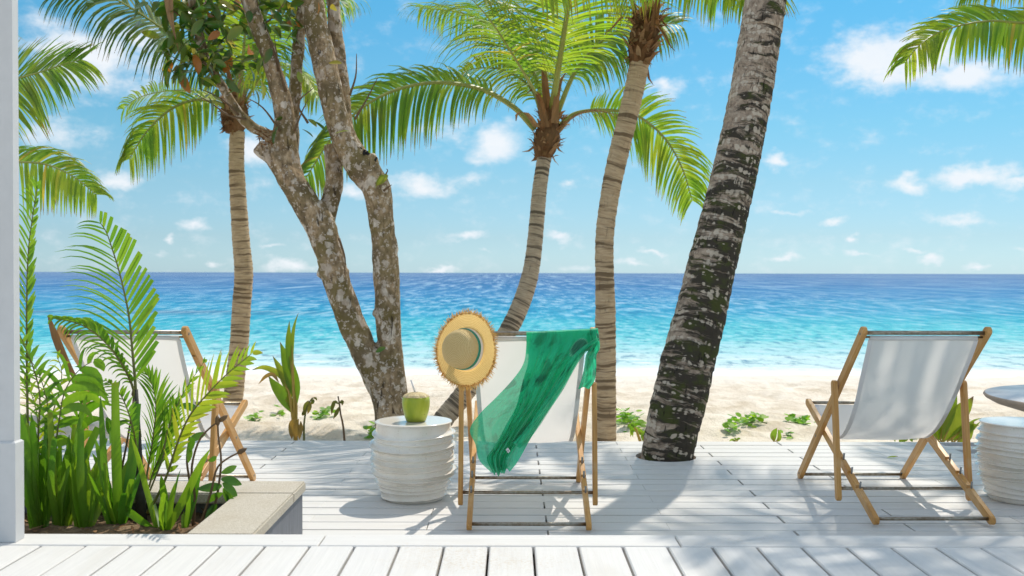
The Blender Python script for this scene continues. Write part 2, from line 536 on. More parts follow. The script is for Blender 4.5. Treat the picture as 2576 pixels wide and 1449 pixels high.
def m_moss_bark():
    m, nt = mat('mossy_lichen_palm_bark')
    uv = tex(nt, 'UV')
    sxy = nt.sep(uv)
    jig = nt.noise(nt.scale(uv, (4, 3, 1)), 1.0, 3, 0.5)
    v = nt.math('MULTIPLY_ADD', jig, 0.12, sxy[1])
    fib = nt.noise(nt.comb(nt.math('MULTIPLY', sxy[0], 30.0), nt.math('MULTIPLY', v, 30.0)), 1.0, 5, 0.7, 0.4)
    base = nt.ramp(fib, [(0.3, (0.17, 0.125, 0.09)), (0.65, (0.46, 0.36, 0.27))])
    # grey-white lichen in little upright blocks
    cell = nt.voro(nt.comb(nt.math('MULTIPLY', sxy[0], 34.0), nt.math('MULTIPLY', v, 19.0)), 1.0, 0.7, out=0)
    blot = nt.noise(nt.comb(nt.math('MULTIPLY', sxy[0], 5.0), nt.math('MULTIPLY', v, 24.0)), 1.0, 3, 0.6)
    lf = nt.math('SUBTRACT', blot, nt.math('MULTIPLY', cell, 0.38))
    lich = nt.ramp(lf, [(0.34, 0), (0.39, 1)])
    lcol = nt.mix(fib, (0.42, 0.34, 0.25), (0.60, 0.52, 0.42))
    c = nt.mix(lich, base, lcol)
    # near-black and green moss bands
    mo = nt.noise(nt.comb(nt.math('MULTIPLY', sxy[0], 3.2), nt.math('MULTIPLY', v, 13.0)), 1.0, 5, 0.68, 0.8)
    low = nt.new('ShaderNodeMapRange', {0: sxy[1], 1: 1.6, 2: 3.2, 3: 0.075, 4: -0.05})
    side = nt.math('MULTIPLY', nt.math('SINE', nt.math('MULTIPLY_ADD', sxy[0], 6.6, 2.6)), 0.05)
    mo = nt.math('ADD', nt.math('ADD', mo, low), side)
    mf = nt.ramp(mo, [(0.505, 0), (0.58, 1)])
    gr = nt.noise(nt.scale(uv, (9, 9, 1)), 1.0, 3, 0.6)
    mcol = nt.mix(nt.ramp(gr, [(0.48, 0), (0.62, 1)]), (0.055, 0.046, 0.035), (0.065, 0.072, 0.024))
    c = nt.mix(nt.math('MULTIPLY', mf, nt.math('SUBTRACT', 1.0, nt.math('MULTIPLY', nt.ramp(lf, [(0.40, 0), (0.45, 1)]), 0.95))), c, mcol)
    crk = nt.noise(nt.comb(nt.math('MULTIPLY', sxy[0], 70.0), nt.math('MULTIPLY', v, 9.0)), 1.0, 3, 0.6)
    cr = nt.ramp(crk, [(0.63, 0), (0.68, 1)])
    c = nt.mix(nt.math('MULTIPLY', cr, 0.85), c, (0.025, 0.021, 0.018))
    h = nt.math('ADD', nt.math('MULTIPLY', fib, 0.6), nt.math('SUBTRACT', nt.math('MULTIPLY', mf, nt.math('MULTIPLY', gr, 0.9)), cr))
    finish(nt, principled(nt, c, 0.9, nt.bump(h, 0.8, 0.02), 0.12))
    return m


M_moss_bark = m_moss_bark()


def m_lichen_bark():
    m, nt = mat('lichen_spotted_bark')
    co = tex(nt)
    n1 = nt.noise(nt.scale(co, (1, 1, 0.5)), 26, 5, 0.65)
    n2 = nt.noise(co, 5.0, 4, 0.6)
    c = nt.ramp(n1, [(0.32, (0.13, 0.085, 0.052)), (0.5, (0.34, 0.24, 0.14)), (0.7, (0.55, 0.41, 0.27))])
    c = nt.mix(nt.ramp(n2, [(0.42, 0), (0.60, 0.8)]), c, (0.12, 0.09, 0.05))
    # olive sheen
    n3 = nt.noise(co, 3.2, 3, 0.5)
    c = nt.mix(nt.ramp(n3, [(0.5, 0), (0.66, 0.65)]), c, (0.16, 0.125, 0.04))
    # pale round lichens of two sizes
    wob = nt.vmath('ADD', co, nt.vmath('SCALE', nt.noise(co, 30, 3, 0.6, out=1)))
    wob.node.inputs[1].links[0].from_node.inputs['Scale'].default_value = 0.09
    v1 = nt.voro(wob, 13.0)
    v1c = nt.voro(wob, 13.0, out=1)
    pick = nt.sep(v1c)
    s1 = nt.math('MULTIPLY', nt.ramp(v1, [(0.34, 1), (0.44, 0)]), nt.math('GREATER_THAN', pick[0], 0.66))
    v2 = nt.voro(wob, 34.0)
    p2 = nt.sep(nt.voro(wob, 34.0, out=1))
    s2 = nt.math('MULTIPLY', nt.ramp(v2, [(0.36, 1), (0.46, 0)]), nt.math('GREATER_THAN', p2[1], 0.62))
    big = nt.noise(nt.scale(co, (1, 1, 0.7)), 7.5, 5, 0.62)
    s3 = nt.ramp(big, [(0.57, 0), (0.61, 1)])
    lich = nt.math('MAXIMUM', nt.math('MAXIMUM', s1, s2), s3)
    lc = nt.mix(pick[2], (0.52, 0.42, 0.33), (0.72, 0.63, 0.53))
    lc = nt.mix(nt.ramp(n1, [(0.4, 0.5), (0.6, 0)]), lc, (0.27, 0.21, 0.16))
    c = nt.mix(nt.math('MULTIPLY', lich, 0.88), c, lc)
    # cracks
    cr = nt.noise(nt.scale(co, (30, 30, 4)), 1.0, 3, 0.55, 0.6)
    cr = nt.ramp(cr, [(0.655, 0), (0.70, 1)])
    c = nt.mix(nt.math('MULTIPLY', cr, 0.8), c, (0.03, 0.022, 0.016))
    h = nt.math('SUBTRACT', nt.math('MULTIPLY_ADD', lich, 0.2, n1), cr)
    finish(nt, principled(nt, c, 0.85, nt.bump(h, 0.6, 0.02), 0.15))
    return m


M_lichen_bark = m_lichen_bark()


def m_sand():
    m, nt = mat('pale_beach_sand')
    co = tex(nt)
    n1 = nt.noise(nt.scale(co, (1, 0.55, 1)), 2.6, 6, 0.65)
    n2 = nt.noise(co, 0.5, 4, 0.55)
    gr = nt.noise(co, 90, 3, 0.6)
    c = nt.mix(nt.ramp(n1, [(0.35, 0), (0.62, 1)]), (0.54, 0.44, 0.32), (0.80, 0.715, 0.60))
    c = nt.mix(nt.ramp(n2, [(0.4, 0), (0.65, 0.5)]), c, (0.84, 0.76, 0.66))
    c = nt.mix(nt.ramp(gr, [(0.62, 0), (0.75, 0.5)]), c, (0.42, 0.31, 0.20))
    deb = nt.noise(nt.scale(co, (1.0, 0.5, 1)), 9.0, 4, 0.7)
    c = nt.mix(nt.ramp(deb, [(0.66, 0), (0.72, 0.5)]), c, (0.33, 0.23, 0.15))
    pos = nt.sep(nt.new('ShaderNodeNewGeometry', out=0))
    wash = nt.new('ShaderNodeMapRange', {0: nt.math('MULTIPLY_ADD', n2, 2.0, pos[1]), 1: 18.5, 2: 21.5, 3: 0, 4: 1})
    c = nt.mix(nt.math('MULTIPLY', wash, 0.75), c, (0.76, 0.70, 0.61))
    h = nt.math('ADD', nt.math('MULTIPLY', n1, 1.0), nt.math('MULTIPLY', gr, 0.08))
    finish(nt, principled(nt, c, 0.9, nt.bump(h, 0.9, 0.13), 0.1))
    return m


def m_sea():
    m, nt = mat('turquoise_sea')
    g = nt.new('ShaderNodeNewGeometry', out=0)
    ps = nt.sep(g)
    d = nt.math('MAXIMUM', ps[1], 18.0)
    t = nt.math('DIVIDE', nt.math('LOGARITHM', nt.math('DIVIDE', d, 24.0), math.e), math.log(1500 / 25.0))
    # shoals and deeper patches shift the colour
    pat = nt.noise(nt.scale(g, (0.012, 0.06, 1)), 1.0, 4, 0.55)
    chop = nt.noise(nt.scale(g, (0.16, 0.75, 1)), 1.0, 5, 0.62, 0.6)
    lay = [nt.noise(nt.scale(g, sc_), 1.0, 5, 0.68, 0.3) for sc_ in ((2.4, 0.85, 1), (1.3, 0.22, 1), (0.6, 0.034, 1), (0.2, 0.0042, 1))]
    far = lay[0]
    for a_, b_, l_ in ((38, 62, lay[1]), (95, 160, lay[2]), (300, 600, lay[3])):
        far = nt.math('MULTIPLY_ADD', nt.new('ShaderNodeMapRange', {0: d, 1: a_, 2: b_, 3: 0, 4: 1}), nt.math('SUBTRACT', l_, far), far)
    tt = nt.math('ADD', t, nt.math('MULTIPLY_ADD', pat, 0.22, -0.11))
    tt = nt.math('ADD', tt, nt.math('MULTIPLY_ADD', chop, 0.16, -0.08))
    c = nt.ramp(tt, [(0.0, (0.46, 0.63, 0.62)), (0.045, (0.27, 0.55, 0.56)), (0.10, (0.10, 0.46, 0.50)), (0.17, (0.030, 0.345, 0.44)),
                     (0.25, (0.024, 0.27, 0.43)), (0.36, (0.032, 0.19, 0.38)), (0.52, (0.045, 0.15, 0.33)), (0.8, (0.075, 0.15, 0.31)), (1.0, (0.085, 0.145, 0.29))])
    # dark reef streak
    rf = nt.math('MULTIPLY', nt.new('ShaderNodeMapRange', {0: nt.math('ABSOLUTE', nt.math('SUBTRACT', d, 60.0)), 1: 5.0, 2: 1.5, 3: 0.0, 4: 1.0}),
                 nt.new('ShaderNodeMapRange', {0: ps[0], 1: -9.0, 2: -14.0, 3: 0.0, 4: 1.0}))
    rf = nt.math('MULTIPLY', rf, nt.ramp(chop, [(0.38, 0), (0.55, 0.8)]))
    c = nt.mix(rf, c, (0.10, 0.20, 0.30))
    # light and dark chop
    c = nt.mix(nt.ramp(far, [(0.49, 0), (0.66, 0.72)]), c, (0.40, 0.56, 0.64))
    c = nt.mix(nt.ramp(far, [(0.34, 0.72), (0.49, 0)]), c, (0.010, 0.13, 0.27))
    # lace of foam towards the shore
    fo = nt.noise(nt.scale(g, (0.5, 1.7, 1)), 1.0, 6, 0.7, 1.0)
    near = nt.new('ShaderNodeMapRange', {0: d, 1: 25.0, 2: 35.0, 3: 0.17, 4: 0.0})
    foam = nt.ramp(nt.math('ADD', fo, near), [(0.66, 0), (0.78, 0.9)])
    wav = nt.noise(nt.scale(g, (0.16, 0.05, 1)), 1.0, 3, 0.5)
    edge = nt.new('ShaderNodeMapRange', {0: nt.math('MULTIPLY_ADD', wav, -3.0, d), 1: 23.0, 2: 24.5, 3: 1.0, 4: 0.0})
    foam = nt.math('MAXIMUM', foam, edge)
    c = nt.mix(foam, c, (0.74, 0.76, 0.75))
    w1 = nt.noise(nt.scale(g, (0.55, 1.3, 1)), 1.0, 5, 0.6, 0.5)
    w2 = nt.noise(nt.scale(g, (2.4, 4.5, 1)), 1.0, 3, 0.6)
    h = nt.math('ADD', nt.math('MULTIPLY', w1, 0.7), nt.math('MULTIPLY', w2, 0.22))
    nrm = nt.bump(h, 0.9, 0.8)
    df = nt.new('ShaderNodeBsdfDiffuse', {'Color': c, 'Normal': nt.bump(h, 0.25, 0.5)})
    gl = nt.new('ShaderNodeBsdfGlossy', {'Color': (0.9, 0.95, 1, 1), 'Roughness': 0.09, 'Normal': nrm})
    lw = nt.new('ShaderNodeFresnel', {'IOR': 1.33, 'Normal': nrm})
    fac = nt.math('MULTIPLY', nt.math('MINIMUM', lw, 0.5), 0.36)
    finish(nt, nt.new('ShaderNodeMixShader', {0: fac, 1: df, 2: gl}))
    return m


M_sand = m_sand()
M_sea = m_sea()

# ------------------------------------------------------------------ setting: beach and sea
def sand_z(x, y):
    if y < 9.0:
        z = -0.25
    elif y < 26:
        z = -0.25 - 0.99 * ((y - 9.0) / 15.0)
    else:
        z = -1.372 - (y - 26) * 0.05
    if 5 < y < 60:
        a = max(0.0, min(1.0, (22.5 - y) / 3.0))
        q = Vector((x, y, 0))
        n = mnoise.noise(q * 0.35) * 0.10 + mnoise.noise(q * 1.1 + Vector((9, 3, 0))) * 0.075 + mnoise.noise(q * 2.7) * 0.055 + mnoise.noise(q * 5.5) * 0.026
        n += mnoise.noise(Vector((x * 0.16, 3.3, 0))) * 0.06 * (1 - a)
        z += n * (0.25 + 0.75 * a) * (0.45 if y < 9 else 1.0)
    return z


def grid_axis(parts):
    out = []
    for a, b, st in parts:
        n = max(1, int(round((b - a) / st)))
        out += [a + (b - a) * i / n for i in range(n)]
    out.append(parts[-1][1])
    return out


gx = grid_axis([(-400, -40, 40), (-40, -14, 2), (-14, -6, 0.25), (-6, 6, 0.11), (6, 14, 0.25), (14, 40, 2), (40, 400, 40)])
gy = grid_axis([(-80, 4, 12), (4, 7, 0.5), (7, 13, 0.10), (13, 27, 0.22), (27, 90, 7)])
vv = [(x, y, sand_z(x, y)) for y in gy for x in gx]
nx = len(gx)
ff = [(j * nx + i, j * nx + i + 1, (j + 1) * nx + i + 1, (j + 1) * nx + i) for j in range(len(gy) - 1) for i in range(nx - 1)]
me = bpy.data.meshes.new('beach')
me.from_pydata(vv, [], ff)
me.polygons.foreach_set('use_smooth', [True] * len(ff))
me.materials.append(M_sand)
tag(ob('beach', me), kind='structure')

b = MB()
sxs = [-40000, -3000, -300, -60, 0, 60, 300, 3000, 40000]
sys_ = [17.0, 24, 30, 45, 80, 200, 1000, 6000, 45000]
i0 = b.add([(x, y, -1.2) for y in sys_ for x in sxs])
for j in range(len(sys_) - 1):
    for i in range(len(sxs) - 1):
        b.face([i0 + j * 9 + i, i0 + j * 9 + i + 1, i0 + (j + 1) * 9 + i + 1, i0 + (j + 1) * 9 + i])
tag(ob('sea', b.mesh('sea', M_sea)), kind='structure')

# ------------------------------------------------------------------ setting: the lower deck, plank by plank
PITCH = 0.1452
PL = 1.153
Y_EDGE = 7.135
HOLE = P(1677, 1153, 6.52)
HOLE_C = Vector((HOLE.x, 6.56, 0))
HOLE_R = 0.198
deck = tag(empty('deck', (0, 5.3, 0)), kind='structure')
b = MB(); b.box(-PL / 2 + .003, PL / 2 - .003, -PITCH / 2 + .0065, PITCH / 2 - .0065, -0.027, 0.0, 0.002)
plank_me = b.mesh('plank', M_deck)


def cut_plank(cx, cy):
    """plank with the part of the tree hole that crosses it taken out"""
    m_ = plank_me.copy()
    o_ = bpy.data.objects.new('cut', m_)
    COL.objects.link(o_)
    o_.location = (cx, cy, 0)
    bm = bmesh.new()
    bmesh.ops.create_cone(bm, cap_ends=True, segments=64, radius1=HOLE_R, radius2=HOLE_R, depth=0.3)
    cm = bpy.data.meshes.new('cutter'); bm.to_mesh(cm); bm.free()
    c_ = bpy.data.objects.new('cutter', cm)
    COL.objects.link(c_)
    c_.location = HOLE_C
    md = o_.modifiers.new('b', 'BOOLEAN'); md.object = c_; md.operation = 'DIFFERENCE'; md.solver = 'EXACT'
    bpy.context.view_layer.update()
    dg = bpy.context.evaluated_depsgraph_get()
    res = bpy.data.meshes.new_from_object(o_.evaluated_get(dg))
    bpy.data.objects.remove(o_); bpy.data.objects.remove(c_)
    return res


row = 0
y = Y_EDGE - PITCH / 2
while y > 3.40:
    x0 = -1.556 if row % 2 == 0 else -0.98
    for k in range(-3, 5):
        cx = x0 + PL * (k - 0.5) + 0.004 * math.sin(row * 3.1 + k * 1.7)
        if abs(cx) - PL / 2 > y * 0.515 + 0.55:
            continue
        if y < 4.15 and cx + PL / 2 < -0.9:
            continue
        near = abs(y - HOLE_C.y) < HOLE_R + PITCH / 2 and abs(cx - HOLE_C.x) < HOLE_R + PL / 2
        o = ob('plank', cut_plank(cx, y) if near else plank_me, deck)
        o.location = (cx, y - 5.3, 0.0006 * math.sin(k * 5.3 + row * 2.1))
    row += 1
    y -= PITCH
b = MB(); b.box(-5.2, 5.2, Y_EDGE + .004, Y_EDGE + .03, -0.24, -0.004)
ob('edge_board', b.mesh('edge_board', M_deck), deck, (0, -5.3, 0))
# timber lining of the hole
b = MB()
for k in range(40):
    a0, a1 = 2 * math.pi * k / 40, 2 * math.pi * (k + 1) / 40
    r0, r1 = HOLE_R + 0.001, HOLE_R + 0.014
    i0 = b.add([(HOLE_C.x + r * math.cos(a), HOLE_C.y + r * math.sin(a), z) for a in (a0, a1) for r in (r0, r1) for z in (-0.16, -0.029)])
    b.face([i0, i0 + 4, i0 + 5, i0 + 1], [(a0, 0), (a1, 0), (a1, .1), (a0, .1)])
    b.face([i0 + 1, i0 + 5, i0 + 7, i0 + 3], [(a0, 0), (a1, 0), (a1, .1), (a0, .1)])
ob('hole_lining', b.mesh('hole_lining', M_wood), deck, (0, -5.3, 0))

# ------------------------------------------------------------------ setting: the terrace one step up, boards running away from the viewer
ZT = 0.32
YN0, YN1 = 3.229, 3.368
terrace = tag(empty('terrace', (0, 2, ZT)), kind='structure')
b = MB(); b.box(-0.0687, 0.0687, -2.0, 2.0, -0.028, 0.0, 0.004)
bme = b.mesh('terrace_board', M_deck_y)
for k in range(-19, 20):
    o = ob('plank', bme, terrace, (0.071 + 0.1455 * k - 0.07275, YN0 - 0.005 - 2.0 - 2.0, 0.0007 * math.sin(k * 2.7)))
NJ = [-2.99, -1.81, -0.63, 0.553, 1.736, 2.92]
for a, c in zip(NJ, NJ[1:]):
    b = MB(); b.box(a - (a + c) / 2 + .002, c - (a + c) / 2 - .002, -(YN1 - YN0) / 2, (YN1 - YN0) / 2, -0.028, 0, 0.004)
    ob('nosing_board', b.mesh('nosing_board', M_deck), terrace, ((a + c) / 2, (YN0 + YN1) / 2 - 2, 0.001))
b = MB(); b.box(-2.95, 2.95, YN1 - 0.035 - 2, YN1 - 0.012 - 2, -ZT, -0.030)
ob('riser_board', b.mesh('riser_board', M_deck), terrace)

M_gap_shade = m_simple('gap_shade_dark', (0.035, 0.028, 0.024), 0.9)  # dark sheets added below the boards so the gaps look shaded
b = MB(); b.box(-3.1, 3.1, -2.4 - 2, YN1 - 0.04 - 2, -0.05, -0.034)
ob('gap_shade_sheet', b.mesh('gap_shade_sheet', M_gap_shade), terrace)
b = MB()
for (x0, x1, y0, y1) in ((-5.2, HOLE_C.x - 0.23, 3.4, Y_EDGE), (HOLE_C.x + 0.23, 5.2, 3.4, Y_EDGE), (HOLE_C.x - 0.228, HOLE_C.x + 0.228, 3.4, HOLE_C.y - 0.23), (HOLE_C.x - 0.228, HOLE_C.x + 0.228, HOLE_C.y + 0.23, Y_EDGE)):
    b.box(x0, x1, y0 - 5.3, y1 - 5.3, -0.05, -0.034)
ob('gap_shade_sheet', b.mesh('gap_shade_sheet', M_gap_shade), deck)

# ------------------------------------------------------------------ planter with a rough stone coping
def m_coping():
    m, nt = mat('washed_stone_coping')
    co = tex(nt)
    v = nt.voro(co, 330.0, out=1)
    sp = nt.sep(v)
    c = nt.ramp(sp[0], [(0.0, (0.44, 0.385, 0.30)), (0.4, (0.52, 0.465, 0.375)), (0.8, (0.58, 0.525, 0.44)), (1.0, (0.63, 0.59, 0.51))])
    n2 = nt.noise(co, 6, 4, 0.6)
    c = nt.mix(nt.ramp(n2, [(0.45, 0), (0.7, 0.45)]), c, (0.46, 0.39, 0.29))
    d = nt.voro(co, 330.0)
    finish(nt, principled(nt, c, 0.85, nt.bump(d, 0.6, 0.004), 0.2))
    return m


def m_soil():
    m, nt = mat('sandy_planting_soil')
    co = tex(nt)
    n1 = nt.noise(co, 22, 5, 0.7)
    n2 = nt.noise(co, 4.5, 4, 0.6)
    c = nt.ramp(n1, [(0.3, (0.075, 0.045, 0.026)), (0.55, (0.20, 0.13, 0.075)), (0.75, (0.33, 0.235, 0.145))])
    c = nt.mix(nt.ramp(n2, [(0.45, 0), (0.65, 0.6)]), c, (0.38, 0.285, 0.18))
    finish(nt, principled(nt, c, 0.95, nt.bump(n1, 0.9, 0.03), 0.1))
    return m


M_coping, M_soil = m_coping(), m_soil()
PX1, PY1 = -0.878, 4.235
planter = tag(empty('planter_box', (-1.8, 3.8, 0)), 'low built planter box with rough stone coping and grey painted side, filled with soil', 'planter')


def local(mesh_name, bld, m, parent, smooth=False):
    o = ob(mesh_name, bld.mesh(mesh_name, m, smooth), parent)
    o.location = -parent.location
    return o


def rough_slab(x0, x1, y0, y1, z0, z1, st=0.03):
    bm = bmesh.new()
    bb = MB(); bb.box(x0, x1, y0, y1, z0, z1)
    me_ = bb.mesh('coping', M_coping)
    bm.from_mesh(me_); bpy.data.meshes.remove(me_)
    n = max(1, int(max(x1 - x0, y1 - y0) / st / 2))
    bmesh.ops.bevel(bm, geom=bm.edges[:], offset=0.006, segments=2, affect='EDGES')
    res = bpy.data.meshes.new('coping'); bm.to_mesh(res); bm.free()
    res.materials.clear(); res.materials.append(M_coping)
    return res


CW = 0.232
for nm, (x0, x1, y0, y1) in {'coping_right': (PX1 - CW, PX1, YN1 + .004, PY1 - CW - .002), 'coping_far': (-2.75, PX1, PY1 - CW, PY1)}.items():
    o = ob('coping_slab', rough_slab(x0, x1, y0, y1, ZT - 0.045, ZT), planter); o.location = -planter.location
b = MB()
b.box(PX1 - 0.165, PX1 - 0.012, YN1 + .006, PY1 - 0.012, 0.0, ZT - 0.047)
b.box(-2.75, PX1 - 0.167, PY1 - 0.165, PY1 - 0.012, 0.0, ZT - 0.047)
local('side_wall', b, M_plinth_paint, planter)
b = MB()
n = 46; mm = 26
SX0, SX1, SY0, SY1 = -2.75, PX1 - 0.166, YN1 - 0.02, PY1 - 0.166
def soil_z(x, y):
    q = Vector((x, y, 0))
    return 0.222 + 0.022 * mnoise.noise(q * 5) + 0.012 * mnoise.noise(q * 14) + 0.006 * mnoise.noise(q * 40)
i0 = b.add([(SX0 + (SX1 - SX0) * i / (n * 2), SY0 + (SY1 - SY0) * j / mm, soil_z(SX0 + (SX1 - SX0) * i / (n * 2), SY0 + (SY1 - SY0) * j / mm)) for j in range(mm + 1) for i in range(n * 2 + 1)])
for j in range(mm):
    for i in range(n * 2):
        q = i0 + j * (n * 2 + 1) + i
        b.face([q, q + 1, q + n * 2 + 2, q + n * 2 + 1])
local('soil', b, M_soil, planter, True)['kind'] = 'stuff'

b = MB()
rgl = random.Random(17)
for k in range(110):
    x, y = rgl.uniform(-2.1, PX1 - 0.19), rgl.uniform(YN1 + 0.2, PY1 - 0.2)
    q = Vector((x, y, soil_z(x, y) + rgl.uniform(0.003, 0.012)))
    d_ = Vector((rgl.uniform(-1, 1), rgl.uniform(-1, 1), rgl.uniform(-.15, .25))).normalized()
    wv = d_.cross(Vector((0, 0, 1))).normalized()
    L = rgl.uniform(0.02, 0.075)
    wl = rgl.choice((0.003, 0.004, 0.012, 0.018))
    b.strip([q, q + d_ * L * .5 + Vector((0, 0, rgl.uniform(0, .006))), q + d_ * L], [wl * .5, wl, wl * .2], [wv] * 3, rgl.random())
local('leaf_litter', b, M_fibre, planter)['kind'] = 'stuff'

# white post with a plinth at the left edge
post = tag(empty('white_post', (-1.80, 3.33, ZT)), 'white painted square post standing on its plinth at the planter end', 'post')
pxr = -1.634
b = MB(); b.box(pxr - 0.36, pxr, 3.263, 3.302, 0.333 + ZT, 4.2, 0.004)
local('shaft', b, M_white_paint, post)
pr = -1.627
b = MB(); b.box(pr - 0.42, pr, 3.254, 3.312, ZT + 0.002, ZT + 0.333, 0.006)
local('plinth', b, M_white_paint, post)

# ------------------------------------------------------------------ deck chairs
def rail(profile, width, m=M_wood):
    """profile: list of (y, z) polygon, extruded along x by width with small chamfers; uv.x along the polygon's long axis"""
    b = MB()
    ys = [p[0] for p in profile]; zs = [p[1] for p in profile]
    ax = Vector((ys[-1] - ys[0], zs[-1] - zs[0]))
    c = Vector((sum(ys) / len(ys), sum(zs) / len(zs)))
    far = max(profile, key=lambda p: (Vector(p) - c).length)
    ax = (Vector(far) - c).normalized()
    n = len(profile)
    ch = 0.0025
    layers = []
    for x, s_ in ((-width / 2, ch), (-width / 2 + ch, 0), (width / 2 - ch, 0), (width / 2, ch)):
        ring = []
        for i in range(n):
            p, q, r = Vector(profile[i - 1]), Vector(profile[i]), Vector(profile[(i + 1) % n])
            e1 = (q - p).normalized(); e2 = (r - q).normalized()
            nn = Vector((-(e1.y + e2.y), e1.x + e2.x))
            nn = nn.normalized() if nn.length > 1e-6 else Vector((0, 0))
            qq = q + nn * s_
            ring.append((x, qq.x, qq.y))
        layers.append(b.add(ring))
    def uvp(i, x):
        p = Vector(profile[i])
        return (p.dot(ax), x + p.dot(Vector((-ax.y, ax.x))))
    xs = (-width / 2, -width / 2 + ch, width / 2 - ch, width / 2)
    for L in range(3):
        for i in range(n):
            j = (i + 1) % n
            b.face([layers[L] + i, layers[L + 1] + i, layers[L + 1] + j, layers[L] + j], [uvp(i, xs[L]), uvp(i, xs[L + 1]), uvp(j, xs[L + 1]), uvp(j, xs[L])])
    b.face([layers[0] + i for i in range(n)], [uvp(i, 0) for i in range(n)])
    b.face([layers[3] + i for i in reversed(range(n))], [uvp(i, 0) for i in reversed(range(n))])
    me_ = b.mesh('rail', m)
    return me_


def bar_profile(a, c, w_, round0=True, round1=True, notches=()):
    """counter-clockwise outline of a straight bar from a to c (2-D), rounded ends, notches at distances along its upper edge"""
    a, c = Vector(a), Vector(c)
    t = (c - a).normalized(); nrm = Vector((-t.y, t.x)); h = w_ / 2
    if nrm.y < 0: nrm = -nrm
    pts = []
    L = (c - a).length
    def arc(cen, d, n=6):
        out = []
        for k in range(n + 1):
            an = -math.pi / 2 + math.pi * k / n
            out.append(cen + d * (h * math.cos(an)) + nrm * (h * math.sin(an)))
        return out
    end1 = arc(c - t * h, t) if round1 else [c - nrm * h, c + nrm * h]
    end0 = arc(a + t * h, -t)[::-1] if round0 else [a + nrm * h, a - nrm * h]
    pts += end1
    for s_ in sorted(notches, reverse=True):
        p = a + t * s_
        pts += [p + t * 0.012 + nrm * h, p + t * 0.012 + nrm * (h - 0.016), p - t * 0.012 + nrm * (h - 0.016), p - t * 0.012 + nrm * h]
    pts += end0
    area = sum(pts[i - 1].x * pts[i].y - pts[i].x * pts[i - 1].y for i in range(len(pts)))
    if area < 0:
        pts.reverse()
    return [(p.x, p.y) for p in pts]


M_screw = M_peg
A0, A1 = (0.095, 0.945), (1.125, 0.0)        # long back rails (top .. far foot), outer
B0, B1 = (-0.015, 0.0), (1.075, 0.445)       # seat rails (near foot .. front), inner
C0, C1 = (0.355, 0.055), (0.437, 0.655)      # props
XA, XB, XC = 0.3045, 0.279, 0.338


